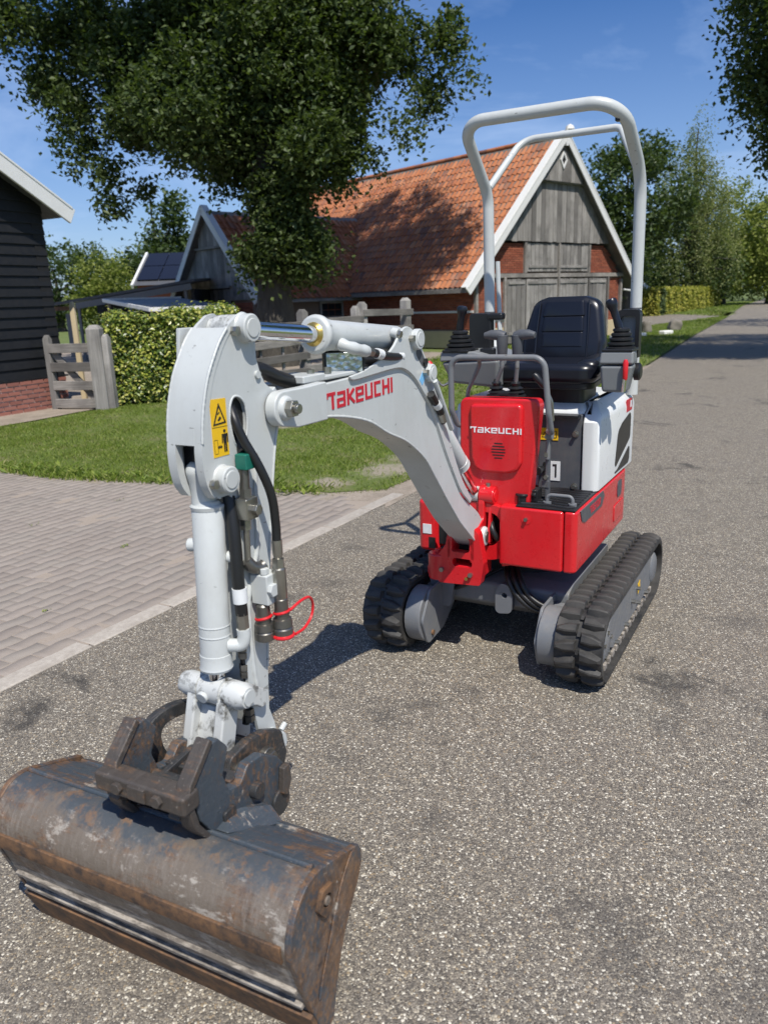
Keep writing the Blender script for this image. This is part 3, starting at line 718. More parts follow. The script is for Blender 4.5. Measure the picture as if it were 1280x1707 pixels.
# ---- wooden gabled wing: local x = same direction as barn x, y across its own gable
WP, WE, WH = 4.43, 1.62, 2.72
wing = thing('plank_gable_barn', 'grey plank gabled wing with white bargeboards half behind the big tree', 'barn', (-5.41, 26.0, 0), math.radians(90 - 49.391))
wsl = (WP - WE) / WH
g = G(); g.box((4.2, -WH + .35, .8), (8, .2, 1.6)); g.box((4.2, WH - .35, .8), (8, .2, 1.6)); g.prism([(-WH + .3, 0), (WH - .3, 0), (WH - .3, 1.7), (0, 4.2), (-WH + .3, 1.7)], .3, .42, 'x'); wwall = g.build('wall', MAT['mortar'], wing, smooth=False)
bricks(wwall, 'brickwork', .3, 8.0, .1, 1.55, -WH + .25, MAT['brick'], lambda a, z: not (1.35 < a < 2.75 and .75 < z < 1.6), axis='y' if False else 'x')
bricks(wwall, 'brickwork', -WH + .3, -.95, .1, 1.6, .3, MAT['brick'], axis='y'); bricks(wwall, 'brickwork', .95, WH - .3, .1, 1.6, .3, MAT['brick'], axis='y')
y = -WH + .25
while y < WH - .25:
    w = random.choice((.18, .2, .23)); ya, yb = y, min(y + w, WH - .25)
    top = lambda q: WP - abs(q) * wsl - .1
    p = G(); z0 = 2.02 if -.95 < (ya + yb) / 2 < .95 else 1.62
    p.prism([(ya + .004, z0), (yb - .004, z0), (yb - .004, min(top(yb), 3.3)), (ya + .004, min(top(ya), 3.3))], .24, .27, 'x')
    if min(top(ya), top(yb)) > z0 + .03: p.build('plank', MAT['oakv'], wing, bevel=.004)
    if min(top(ya), top(yb)) > 3.34:
        p = G(); p.prism([(ya + .004, 3.3), (yb - .004, 3.3), (yb - .004, top(yb)), (ya + .004, top(ya))], .16, .19, 'x'); p.build('plank', MAT['oakv'], wing, bevel=.004)
    y += w
p = G(); p.box((.2, 0, 3.28), (.12, 2.3, .06)); p.build('ledge', MAT['beam'], wing)
d = G(); d.box((.28, 0, 1.0), (.04, 1.86, 2.0)); door = d.build('door', MAT['dark'], wing, smooth=False)
for i in range(9):
    p = G(); p.box((.245, -.93 + (i + .5) * .2067, 1.0), (.03, .195, 1.96)); p.build('plank', MAT['oakv'], door, bevel=.004)
p = G(); p.box((.2, 0, 2.05), (.12, 2.1, .07)); p.build('timber_beam', MAT['beam'], wing)
rf = G(); rf.prism([(-WH - .05, WE - .12), (0, WP - .06), (WH + .05, WE - .12), (WH + .05, WE - .07), (0, WP - .03), (-WH - .05, WE - .07)], 0.02, 7.4, 'x'); rf = rf.build('roof', MAT['beam'], wing, smooth=False)
uyw = Vector((0, WH, WP - WE)).normalized()
tile_slope(rf, 'roof_tile_field', (.03, -WH, WE), (1, 0, 0), uyw, 7.3, 3.85, near=Vector((3, -1.5, 2.5)))
tile_slope(rf, 'roof_tile_field', (7.33, WH, WE), (-1, 0, 0), (0, -uyw.y, uyw.z), 7.3, 3.85, cap=0)
for s in (-1, 1):
    a = Vector((0, 0, WP + .06)); b = Vector((0, s * (WH + .12), WE - .04)); g = G()
    g.beam(a + Vector((-.02, 0, -.04)), b + Vector((-.02, 0, -.04)), .04, .22); g.build('bargeboard', MAT['trim'], wing, bevel=.005)
    g = G(); g.beam(a + Vector((.08, 0, .07)), b + Vector((.08, 0, .07)), .24, .03); g.build('verge_board', MAT['trim'], wing, bevel=.005)
g = G(); g.tube([(.3, -WH + .12, 1.6), (.3, -WH + .12, 0)], .04, 10); g.build('downpipe', MAT['grey'], wing)
def window(parent, x0, x1, z0, z1, y, cols, rows):
    g = G(); g.prism([(x0, z0), (x1, z0), (x1, z1), (x0, z1)], y - .05, y, holes=[[(x0 + .07, z0 + .07), (x1 - .07, z0 + .07), (x1 - .07, z1 - .07), (x0 + .07, z1 - .07)]]); w = g.build('window', MAT['beam'], parent, smooth=False)
    dx = (x1 - x0 - .14) / cols; dz = (z1 - z0 - .14) / rows
    for i in range(cols):
        for k in range(rows):
            a, b = x0 + .07 + i * dx + .012, z0 + .07 + k * dz + .012
            g = G(); g.box((a + dx / 2 - .012, y - .02, b + dz / 2 - .012), (dx - .03, .01, dz - .03)); g.build('pane', MAT['glass'], w, smooth=False)
    return w
WX = []
window(wing, 2.55, 3.5, .95, 1.5, -WH + .22, 3, 2); window(wing, .95, 1.45, .95, 1.5, -WH + .22, 2, 2)

# ---- black weatherboard barn on the left: local x along the wall, y towards the road
BD = Vector((.4764, .8792)); bbarn = thing('weatherboard_barn', 'black weatherboard barn with white bargeboard on a low red brick plinth', 'barn', (-5.16, 12.2, 0), math.atan2(BD.y, BD.x))
# local -y faces the road
BBP = lambda x: 3.02 - (x - .55) * .56      # underside line of the roof along the gable
g = G(); g.prism([(-6.3, 0), (.3, 0), (.3, 2.85), (-4.4, 5.5), (-6.3, 4.6)], .03, .2); g.box((.2, 4, 1.4), (.2, 8, 2.8)); g.build('wall', MAT['dark'], bbarn, smooth=False)
pl = G(); pl.box((-3, .0, .235), (6.6, .05, .47)); pl = pl.build('plinth', MAT['mortar2'], bbarn, smooth=False)
bm_ = G(); bm_.box((0, 0, 0), (.194, .04, .05)); bmm = bm_.mesh('brick', MAT['plinthbrick'], smooth=False)
bmh = G(); bmh.box((0, 0, 0), (.086, .04, .05)); bmh = bmh.mesh('brick', MAT['plinthbrick'], smooth=False)
for r in range(7):
    z = .035 + r * .068
    for i in range(11):
        x = .3 - .105 - i * .216 - (.108 if r % 2 else 0)
        place(bmm, 'brick', pl, (x, -.028 + random.uniform(-.004, .004), z), (0, random.uniform(-.01, .01), random.uniform(-.01, .01)))
    if r % 2: place(bmh, 'brick', pl, (.3 - .052, -.028, z))
z = .5; i = 0
while z < 5.6:
    xr = .31
    top = z + .175
    xroof = .55 + (3.0 - z) / .56
    xr = min(xr, xroof + .1)
    xl = -6.3
    if xr < -4.3: break
    g = G(); g.add([(xl, -.012, z), (xr, -.012, z), (xr, .012, z), (xl, .012, z), (xl, .018, top), (xr, .018, top), (xr, .03, top), (xl, .03, top)], [(0, 1, 2, 3), (4, 7, 6, 5), (0, 4, 5, 1), (3, 2, 6, 7), (1, 5, 6, 2), (0, 3, 7, 4)])
    o = g.build('weatherboard', MAT['blackboard'], bbarn, bevel=.003); o.location.z = random.uniform(-.003, .003)
    z += .15; i += 1
g = G(); g.beam((-.02, -.3, 3.43 - .0), (.58, -.3, 3.06), .035, .19); a = Vector((.62, -.3, 2.86)); b = Vector((-4.45, -.3, 2.86 + 5.07 * .565))
g = G(); g.beam(a, b, .04, .23); g.build('bargeboard', MAT['trim'], bbarn, bevel=.006)
g = G(); g.beam(a + Vector((0, .05, .12)), b + Vector((0, .05, .12)), .16, .03); g.build('verge_board', MAT['trim'], bbarn, bevel=.004)
g = G(); g.beam(a + Vector((-.02, 4, .04)), b + Vector((0, 4, .04)), 8, .1); g.build('roof', MAT['dkgrey'], bbarn, smooth=False)
g = G(); g.box((-2, -.012, .488), (4.7, .07, .025)); g.build('sill_board', MAT['blackboard'], bbarn, bevel=.003)

# ---- gate
gate = thing('wooden_gate', 'weathered grey wooden field gate with four rails between barn and hedge', 'gate', (-4.6, 11.9, 0), math.atan2(-.23, .87))
def post(parent, x, y, z1, w, d, name='post', pointed=.06, mat='oakv'):
    g = G(); g.loft([[(x - w / 2, y - d / 2, -.1), (x + w / 2, y - d / 2, -.1), (x + w / 2, y + d / 2, -.1), (x - w / 2, y + d / 2, -.1)], [(x - w / 2, y - d / 2, z1 - pointed), (x + w / 2, y - d / 2, z1 - pointed), (x + w / 2, y + d / 2, z1 - pointed), (x - w / 2, y + d / 2, z1 - pointed)],
                    [(x - w / 4, y - d / 4, z1), (x + w / 4, y - d / 4, z1), (x + w / 4, y + d / 4, z1), (x - w / 4, y + d / 4, z1)]])
    return g.build(name, MAT[mat], parent, bevel=.008)
post(gate, -.43, 0, 1.13, .1, .1, 'stile'); post(gate, .33, 0, 1.1, .07, .08, 'stile')
for z in (.93, .65, .37, .1):
    g = G(); g.box((0, 0, 0), (.72, .045, .135)); o = g.build('rail', MAT['oakh'], gate, bevel=.006); o.location = (-.04, -.035, z); o.rotation_euler = (0, random.uniform(-.01, .01), 0)
g = G(); g.beam((-.38, .02, .88), (.3, .02, .12), .04, .1); g.build('brace', MAT['oakh'], gate, bevel=.006)
gp = thing('gate_post', 'thick split grey oak gate post against the hedge', 'post', (-4.19, 11.75, 0), 0)
post(gp, 0, 0, 1.26, .2, .2); post(gp, .14, .03, 1.12, .1, .16, 'side_post')

# ---- rail fence
fence = thing('rail_fence', 'weathered grey three rail paddock fence behind the excavator boom', 'fence', (-2.35, 12.7, 0), math.atan2(.81, .585))
for x, z, w in ((.1, 1.3, .13), (1.75, 1.36, .15), (3.3, 1.38, .13), (3.52, 1.45, .15), (5.05, 1.5, .17)):
    post(fence, x, 0, z, w, w)
for x0, x1, zs in ((-.1, 1.75, (1.1, .8, .55, .3)), (1.75, 3.4, (1.14, .82, .56, .3)), (3.5, 5.15, (1.22, .9, .6, .34))):
    for z in zs:
        g = G(); g.box((0, 0, 0), (x1 - x0 + .1, .05, .13)); o = g.build('rail', MAT['oakh'], fence, bevel=.008)
        o.location = ((x0 + x1) / 2, -.08, z + random.uniform(-.02, .02)); o.rotation_euler = (0, random.uniform(-.03, .03), 0)
for x in (.6, 1.15, 2.3, 2.85):
    g = G(); g.box((x, -.03, .6), (.05, .04, 1.1)); g.build('picket', MAT['oakh'], fence, bevel=.006)

# ---- carport roof, open shed, solar house, far house
cpt = thing('lean_to_roof', 'low grey felt roof with white edge boards behind the hedge', 'shelter', (-5.5, 20.5, 0))
P1, P2, P4, P3 = [Vector(q) - Vector((-5.5, 20.5, 0)) for q in ((-7.5, 22, 1.73), (-5.25, 18.5, 1.445), (-3.4, 19.2, 1.44), (-5.6, 23, 1.73))]
g = G(); dn = Vector((0, 0, -.06)); g.add([P1, P2, P4, P3, P1 + dn, P2 + dn, P4 + dn, P3 + dn], [(0, 1, 2, 3), (7, 6, 5, 4), (0, 4, 5, 1), (1, 5, 6, 2), (2, 6, 7, 3), (3, 7, 4, 0)]); g.build('roof', MAT['dkgrey'], cpt, smooth=False)
for a, b in ((P1, P2), (P2, P4), (P1, P3)):
    g = G(); g.beam(a, b, .05, .09); g.build('edge_board', MAT['trim'], cpt, bevel=.004)
for q in (P1, P2, P4, P3):
    g = G(); g.beam((q.x * .9, q.y * .9, 0), (q.x * .9, q.y * .9, q.z - .08), .08, .08); g.build('post', MAT['oakv'], cpt)
shed = thing('open_shed', 'dark open fronted shed with low grey sloping roof', 'shed', (-7.8, 24, 0))
g = G(); g.add([(-1.85, 0, 1.66), (2.4, 0, 2.2), (2.4, 4, 2.35), (-1.85, 4, 1.8), (-1.85, 0, 1.74), (2.4, 0, 2.28), (2.4, 4, 2.43), (-1.85, 4, 1.88)], [(3, 2, 1, 0), (4, 5, 6, 7), (0, 1, 5, 4), (1, 2, 6, 5), (2, 3, 7, 6), (3, 0, 4, 7)]); g.build('roof', MAT['dkgrey'], shed, smooth=False)
g = G(); g.beam((-1.2, -.03, 1.62), (2.3, -.03, 2.07), .04, .18); g.build('fascia', MAT['grey'], shed)
g = G(); g.box((-1.6, .2, 1.56), (.7, .05, .12)); g.build('eave_board', MAT['rust'], shed)
g = G(); g.box((.2, 3.8, .9), (4.2, .1, 1.8)); g.box((2.3, 2, 1), (.1, 3.8, 2)); g.build('wall', MAT['blackboard'], shed, smooth=False)
for x in (-1.15, .4, 2.1):
    g = G(); g.beam((x, .05, 0), (x, .05, 1.62 + (x + 1.2) * .127), .08, .08); g.build('post', MAT['grey'], shed)
g = G(); g.box((-1.55, .4, .75), (.3, .06, 1.3)); g.build('door', MAT['grey'], shed)
bp = thing('timber_post', 'pale new timber post leaning at the black barn corner', 'post', (-5.02, 13.2, 0)); post(bp, 0, 0, 1.62, .08, .08, mat='render')
sol = thing('solar_house', 'distant house with black solar panels on its roof', 'house', (-12.05, 40, 0), 0)
g = G(); g.box((4, 3.4, 1.3), (7.8, 6, 2.6)); g.build('wall', MAT['brick'], sol, smooth=False)
sr0, sr1 = Vector((0, 0, 2.62)), Vector((1.05, 3.2, 4.2))
g = G(); g.add([(0, 0, 2.6), (8, 0, 2.6), (8, 3.3, 4.25), (0.0, 3.3, 4.25), (0, 6.6, 2.6), (8, 6.6, 2.6)], [(0, 1, 2, 3), (3, 2, 5, 4), (0, 3, 4), (1, 5, 2), (0, 4, 5, 1)]); g.build('roof', MAT['dkgrey'], sol, smooth=False)
m = M('solar_panel', .15); m.color((.012, .013, .02)); MAT['solar'] = m.mat
sv = Vector((0, 3.3, 1.65)).normalized()
for r in range(2):
    for i in range(6):
        a = Vector((.1 + i * 1.1, 0, 2.6)) + sv * (.45 + r * 1.62) + Vector((0, -.45, .89)) * .06
        g = G(); g.add([a, a + Vector((1.06, 0, 0)), a + Vector((1.06, 0, 0)) + sv * 1.55, a + sv * 1.55], [(0, 1, 2, 3)]); up = Vector((0, -.45, .89)) * .035
        q = g.v[:]; g = G(); g.add([tuple(Vector(p)) for p in q] + [tuple(Vector(p) + up) for p in q], [(3, 2, 1, 0), (4, 5, 6, 7), (0, 1, 5, 4), (1, 2, 6, 5), (2, 3, 7, 6), (3, 0, 4, 7)]); g.build('solar_panel', MAT['solar'], sol, smooth=False)
g = G(); g.beam((-.05, -.05, 2.55), (-.05, 3.3, 4.28), .12, .2); g.build('bargeboard', MAT['trim'], sol)
far = thing('brick_house', 'small distant brick house with white bargeboards beside the far hedge', 'house', (16.2, 49.5, 0), math.radians(20))
g = G(); g.box((-1.5, 3, .9), (3.6, 5, 1.8)); g.build('wall', MAT['brick'], far, smooth=False)
g = G(); g.prism([(-3.6, 1.7), (-1.5, 3.4), (.6, 1.7)], .2, 5.6); g.build('roof', MAT['dkgrey'], far, smooth=False)
for s in (-1, 1):
    g = G(); g.beam((-1.5, .1, 3.5), (-1.5 + s * 2.3, .1, 1.65), .06, .22); g.build('bargeboard', MAT['trim'], far)

# ------------------------------------------------------------------ mini excavator; local x forward, y to the machine's left, z up
EX = thing('mini_excavator', 'white and red mini excavator with rubber tracks and roll bar standing on the asphalt', 'excavator', (.637, 3.339, 0), math.atan2(-math.cos(math.radians(29.4)), -math.sin(math.radians(29.4))))
V3 = Vector
# --- tracks
TL, TR_ = 1.286, .165; TA = TL / 2 - TR_; RB = TR_ - .024
def stad(R, a=TA, n=14, zc=TR_):
    return [(a + R * math.cos(t), zc + R * math.sin(t)) for t in [-math.pi / 2 + math.pi * i / n for i in range(n + 1)]] + \
           [(-a + R * math.cos(t), zc + R * math.sin(t)) for t in [math.pi / 2 + math.pi * i / n for i in range(n + 1)]]
def lugmesh(name, s):
    g = G(); y0, y1 = .007, .089
    b = lambda x, y, z: (x, s * y, z)
    # broad block, swept back towards the edge, tapered upwards
    g.loft([[b(-.027, y0, -.003), b(.021, y0, -.003), b(.027, .05, -.003), b(.017, y1, -.003), b(-.007, y1, -.003), b(-.024, .05, -.003)],
            [b(-.021, y0 + .003, .016), b(.013, y0 + .003, .016), b(.017, .05, .020), b(.012, y1 - .004, .012), b(-.002, y1 - .004, .012), b(-.014, .05, .020)],
            [b(-.015, y0 + .006, .020), b(.008, y0 + .006, .020), b(.011, .05, .024), b(.008, y1 - .012, .017), b(.001, y1 - .012, .017), b(-.009, .05, .024)]])
    return g.mesh(name, MAT['rubber'], sharp=28)
LM = [lugmesh('tread_lug', -1), lugmesh('tread_lug', 1)]
g = G(); g.box((0, 0, .004), (.018, .012, .012)); CM = g.mesh('centre_lug', MAT['rubber'])
PER = 4 * TA + 2 * math.pi * RB; NL = 44
def at_path(s):
    s %= PER
    if s < 2 * TA: return V3((-TA + s, 0, TR_ + RB)), 0.0
    s -= 2 * TA
    if s < math.pi * RB: a = s / RB; return V3((TA + RB * math.sin(a), 0, TR_ + RB * math.cos(a))), a
    s -= math.pi * RB
    if s < 2 * TA: return V3((TA - s, 0, TR_ - RB)), math.pi
    s -= 2 * TA; a = math.pi + s / RB; return V3((-TA + RB * math.sin(a), 0, TR_ + RB * math.cos(a))), a
def track(side):
    yc = side * .414
    g = G(); g.prism(stad(RB), yc - .09, yc + .09, holes=[stad(RB - .022)])
    # raised rims on both edges
    t = g.build('track', MAT['rubber'], EX, bevel=.004)
    for k in range(NL):
        for h in (0, 1):
            p, a = at_path((k + .5 * h) * PER / NL); p.y = yc
            place(LM[h], 'tread_lug', t, p, (0, a, 0))
        p, a = at_path((k + .25) * PER / NL); p.y = yc; place(CM, 'centre_lug', t, p, (0, a, 0))
    yo = yc + side * .09        # outer edge
    g = G()
    for i in range(15):
        g.box((-.45 + i * .064, yc + side * .045, TR_ - RB + .034), (.036, .05, .028))
    o = g.build('guide_lugs', MAT['mud'], t, bevel=.004); o['kind'] = 'stuff'
    lo, hi = sorted((yo - side * .022, yo - side * .15))
    g = G(); g.prism(fillet([(-.44, .085), (.33, .085), (.4, .12), (.42, .235), (.3, .262), (-.40, .262), (-.47, .2)], .03, 4, True), lo, hi); g.build('track_frame', MAT['grey'], t, bevel=.004)
    for x, r in ((TA, .108), (-TA, .1)):
        g = G(); g.lathe((x, yc - .06, TR_), (x, yc + .06, TR_), [(0, r - .02), (.2, r), (.8, r), (1, r - .02)], 28); w = g.build('idler_wheel' if x > 0 else 'drive_sprocket', MAT['dkgrey'], t)
        g = G(); g.lathe((x, yo - side * .04, TR_), (x, yo - side * .012, TR_), [(0, .075), (.7, .072), (1, .055)], 24); g.build('hub', MAT['grey'], t)
        if x > 0:
            g = G()
            for q in range(5): th = q * 1.2566 + .3; g.cyl((x + .05 * math.cos(th), yo - side * .014, TR_ + .05 * math.sin(th)), (x + .05 * math.cos(th), yo - side * .006, TR_ + .05 * math.sin(th)), .008, n=6)
            o = g.build('hub_bolts', MAT['steel'], t); o['kind'] = 'stuff'
    g = G()
    for x, z in ((-.1, .19), (.0, .165), (-.12, .115), (.12, .105), (.3, .1), (-.3, .1)): g.cyl((x, yo - side * .022, z), (x, yo - side * .004, z), .009, n=6)
    o = g.build('frame_bolts', MAT['steel'], t); o['kind'] = 'stuff'
    g = G(); g.prism([(-.17, .17), (-.13, .15), (-.12, .2), (-.16, .21)], *sorted((yo - side * .021, yo - side * .0195))); g.build('warning_label', MAT['yellow'], t, smooth=False)
    # inner drum guard round the travel motor
    yi = yc - side * .09
    g = G(); g.prism([(TA + .118 * math.cos(a), TR_ + .118 * math.sin(a)) for a in [math.radians(-135 + 270 * i / 22) for i in range(23)]] + [(TA - .13, TR_ + .09), (TA - .16, TR_), (TA - .1, TR_ - .1)], *sorted((yi - side * .004, yi - side * .075)))
    d = g.build('motor_guard', MAT['grey'], t, bevel=.005)
    g = G(); g.prism(fillet([(TA + .06, .05), (TA + .11, .17), (TA + .03, .285), (TA - .3, .29), (TA - .3, .2), (TA - .1, .07)], .03, 4, True), *sorted((yi - side * .076, yi - side * .088))); g.build('guard_plate', MAT['grey'], t, bevel=.003)
    g = G(); g.cyl((TA + .02, yi - side * .08, .09), (TA + .02, yi - side * .096, .09), .012, n=8); g.build('drain_plug', MAT['rust'], t)
for s in (-1, 1): track(s)
# --- undercarriage frame
g = G(); g.prism(fillet([(-.33, .14), (.24, .14), (.34, .2), (.34, .29), (.26, .31), (-.33, .31)], .02, 3, True), -.3, .3)
uc = g.build('undercarriage', MAT['grey'], EX, bevel=.006)
g = G(); g.prism(fillet([(.0, .17), (.07, .18), (.075, .255), (.06, .30), (.025, .31), (.0, .27)], .02, 4, True), .34, .375, 'x', holes=[circ(.04, .255, .012, 14)]); g.build('tie_down_lug', MAT['grey'], uc, bevel=.003)
g = G(); g.prism(fillet([(-.27, .17), (-.2, .17), (-.18, .3), (-.24, .33), (-.3, .3)], .02, 4, True), .36, .385, 'x', holes=[circ(-.235, .29, .012, 14)]); g.build('tie_down_lug', MAT['grey'], uc, bevel=.003)
g = G(); g.cyl((0, 0, .3), (0, 0, .41), .23, n=36); g.build('slew_ring', MAT['black'], uc)
g = G()
for k in range(4):
    g.box((.352, -.115 - k * .0, .2), (.004, .002, .002))
def ribbed(path, r, name, parent, mat='hose', n=10, step=.008):
    P = [V3(p) for p in path]; out = []; rad = []
    L = 0
    for i in range(len(P) - 1):
        seg = (P[i + 1] - P[i]); m_ = max(1, int(seg.length / (step / 2)))
        for k in range(m_): out.append(P[i] + seg * (k / m_)); rad.append(r * (1.12 if (len(out) // 1) % 2 else .9))
    out.append(P[-1]); rad.append(r); g = G(); g.tube(out, rad, n); return g.build(name, MAT[mat], parent, sharp=60)
def curve(pts, n=8):
    P = [V3(p) for p in pts]; P = [P[0] * 2 - P[1]] + P + [P[-1] * 2 - P[-2]]; out = []
    for i in range(1, len(P) - 2):
        for k in range(n):
            t = k / n; a, b, c_, d = P[i - 1], P[i], P[i + 1], P[i + 2]
            out.append(.5 * ((2 * b) + (c_ - a) * t + (2 * a - 5 * b + 4 * c_ - d) * t * t + (3 * b - a - 3 * c_ + d) * t ** 3))
    out.append(P[-2]); return out
def hose(pts, r, name='hose', parent=None, mat='hose', n=12, k=8):
    g = G(); g.tube(curve(pts, k), r, n); return g.build(name, MAT[mat], parent or EX, sharp=60)
for i in range(3):
    ribbed(curve([(.3, .02 + i * .022, .37), (.36, .05 + i * .03, .33 - i * .004), (.375, .09 + i * .03, .27), (.37, .16 + i * .025, .215 + .01 * i), (.34, .26, .19 + .02 * i)], 8), .011, 'corrugated_hose', uc)
for i in range(2):
    ribbed(curve([(.26, -.02, .33), (.36, -.1 - .02 * i, .3 - .015 * i), (.36, -.2, .27 - .02 * i), (.3, -.28, .25)], 8), .010, 'corrugated_hose', uc)

# --- upper body
FXF, YB, ZB, ZF = .455, .35, .415, .662
g = G(); g.prism(fillet([(FXF - .01, .04), (FXF - .01, .298), (.2, .298), (.2, .04)], .012, 3, True), ZB, ZF, 'z'); g.build('step_panel', MAT['red'], EX, bevel=.014, seg=3)
side_out = fillet([(FXF - .012, .3005), (FXF - .012, YB), (-.45, YB), (-.56, .2), (-.56, -.2), (-.45, -YB), (.02, -YB), (.02, .3005)], [.0, .06, .16, .16, .16, .16, .02, .01], 8, True)
g = G(); g.prism(side_out, ZB, ZF, 'z'); body = g.build('lower_body', MAT['red'], EX, bevel=.014, seg=3)
g = G(); g.prism(fillet([(.37, -.36), (.37, -.265), (.0, -.265), (.0, -.35)], .03, 4, True), ZB - .01, ZF - .03, 'z'); lc = g.build('swing_cover', MAT['red'], EX, bevel=.018, seg=3)
g = G(); g.box((.371, -.312, .506), (.003, .04, .042)); g.build('white_label', MAT['paper'], lc, smooth=False)
g = G(); g.box((.3705, -.29, .445), (.004, .03, .05)); g.build('vent_slot', MAT['black'], lc, smooth=False)
# recess floor and slew casting behind the boom foot
g = G(); g.prism(smooth([(-.16, .42), (.045, .42), (.085, .5), (.085, .62), (.02, .662), (-.16, .662)], True, 2), .36, .425, 'x', holes=[smooth([(-.10, .49), (.005, .475), (.045, .53), (.04, .60), (-.0, .628), (-.10, .61)], True, 2)])
cast = g.build('slew_casting', MAT['red'], EX, bevel=.01, seg=3)
g = G(); g.box((.3, -.1, .55), (.1, .34, .22)); g.build('recess_panel', MAT['black'], EX)
g = G(); g.prism([(.05, .405), (.11, .42), (.1, .475), (.05, .43)], .40, .435, 'x'); g.build('swing_stop', MAT['red'], cast, bevel=.003)
hose([(.34, -.02, .6), (.42, .0, .57), (.43, .02, .53), (.4, .03, .5)], .012, 'recess_hose', cast)
# recessed bolt on the front panel
g = G(); g.lathe((FXF - .008, .153, .618), (FXF - .02, .153, .618), [(0, .021), (1, .012)], 20); g.build('bolt_recess', MAT['redplastic'], EX)
g = G(); g.cyl((FXF - .012, .153, .618), (FXF + .004, .153, .618), .008, n=6); g.build('panel_bolt', MAT['steel'], EX)
# side label band, yellow plate, filler door
sl_out = [(.40, ZF - .006), (.045, ZF - .006), (.02, ZF - .03), (.06, ZF - .066), (.33, ZF - .066), (.375, ZF - .05)]
g = G(); g.prism(sl_out, YB - .004, YB + .003); band = g.build('model_band', MAT['dkgrey'], EX, smooth=False)
g = G(); g.box((-.5, YB - .045, .575), (.1, .004, .075), Matrix.Rotation(.45, 3, 'Z')); g.build('yellow_label', MAT['yellow'], EX, smooth=False)
g = G(); g.prism(rrect(-.31, .56, -.23, .635, .02), YB - .002, YB + .003); g.build('tie_slot', MAT['dkgrey'], EX, smooth=False)
g = G(); g.prism(rrect(-.36, .455, -.18, .535, .015), YB - .002, YB + .0035); g.build('access_hatch', MAT['red'], EX, bevel=.002)
# floor mat with ribs, step handle
g = G(); g.box((.275, .225, ZF + .004), (.33, .235, .008)); mat_ = g.build('floor_mat', MAT['black'], EX, bevel=.003)
for i in range(9):
    g = G(); g.tube(curve([(.41 - i * .034, .12, ZF + .009), (.4 - i * .034, .2, ZF + .009), (.41 - i * .034, .28, ZF + .009), (.405 - i * .034, .33, ZF + .009)], 4), .0055, 6); g.build('mat_rib', MAT['black'], mat_)
g = G(); g.tube(fillet([(.38, .215, ZF), (.38, .215, ZF + .045), (.38, .315, ZF + .045), (.38, .315, ZF)], .018, 5), .007, 10); g.cyl((.38, .215, ZF + .006), (.38, .215, ZF + .018), .016); g.cyl((.38, .315, ZF + .006), (.38, .315, ZF + .018), .016); g.build('pedal_bar', MAT['grey'], EX)
g = G(); g.cyl((.39, .118, ZF), (.39, .118, ZF + .035), .022); g.cyl((.39, .118, ZF + .035), (.39, .118, ZF + .045), .028); g.build('rubber_stop', MAT['black'], EX, bevel=.003)

# grey battery panel under the seat
PX = .125
g = G(); g.box((PX - .03, .185, .825), (.06, .18, .32)); panel = g.build('battery_panel', MAT['dkgrey'], EX, bevel=.005)
g = G(); g.box((PX + .0015, .14, .9), (.003, .075, .05)); yl = g.build('warning_label', MAT['yellow'], panel, smooth=False)
g = G(); g.prism([(.108, .886), (.135, .886), (.1215, .912)], PX + .003, PX + .004, 'x', holes=[[(.112, .888), (.131, .888), (.1215, .906)]]); g.prism(rrect(.142, .884, .172, .914, .003), PX + .003, PX + .004, 'x', holes=[rrect(.1445, .8865, .1695, .9115, .002)]); g.build('label_print', MAT['ink'], panel, smooth=False)
g = G(); g.box((PX + .0015, .162, .745), (.003, .055, .082)); pl_ = g.build('lever_plate', MAT['paper'], panel, smooth=False)
g = G(); g.prism(rrect(.168, .718, .175, .775, .002), PX + .003, PX + .0042, 'x'); g.prism([(.158, .766), (.168, .766), (.168, .774), (.158, .774)], PX + .003, PX + .0042, 'x'); g.build('lever_slot', MAT['ink'], panel, smooth=False)
g = G(); g.prism(rrect(.117, .71, .13, .78, .003), PX + .0005, PX + .003, 'x'); g.build('lever_slot', MAT['ink'], panel, smooth=False)
g = G(); g.cyl((PX, .112, .75), (PX + .045, .11, .752), .014, n=14); g.cyl((PX + .045, .11, .752), (PX + .06, .11, .753), .018, n=14); g.build('throttle_knob', MAT['black'], panel, bevel=.003)
for z in (.905, .685):
    g = G(); g.cyl((PX, .25, z), (PX + .018, .25, z), .009, n=6); g.cyl((PX, .25, z), (PX + .004, .25, z), .014, n=14); g.build('bolt', MAT['steel'], panel)
g = G(); g.box((PX - .01, .183, .978), (.09, .172, .012)); g.build('seal', MAT['black'], panel)
# white rear cover
def ring(x0, x1, yh, z, r, n=6):
    return [(x, y, z) for x, y in fillet([(x1, yh), (x0, yh), (x0, -yh), (x1, -yh)], r, n, True)]
def cov(name, y0, y1, x0, x1, mat='white_clean', top=.985):
    o = fillet([(x1, y0), (x1, y1), (x0, y1), (x0, y0)], [.008, .05, .14, .01], 6, True)
    g = G(); g.loft([[(x, y, .672) for x, y in o], [(x, y, top - .03) for x, y in o],
                     [(x - (.025 if x > .0 else -.01), y - (.008 if y > y0 + .02 else 0), top) for x, y in o],
                     [(x - (.12 if x > .0 else -.03), y - (.05 if y > y0 + .02 else 0), top + .04) for x, y in o]])
    return g.build(name, MAT[mat], EX, bevel=.012, seg=3, sharp=50)
cv = cov('engine_cover', .281, .348, -.55, PX + .012)
g = G(); o = fillet([(PX - .02, -.30), (PX - .02, .276), (-.5, .276), (-.5, -.30)], [.05, .02, .1, .1], 6, True)
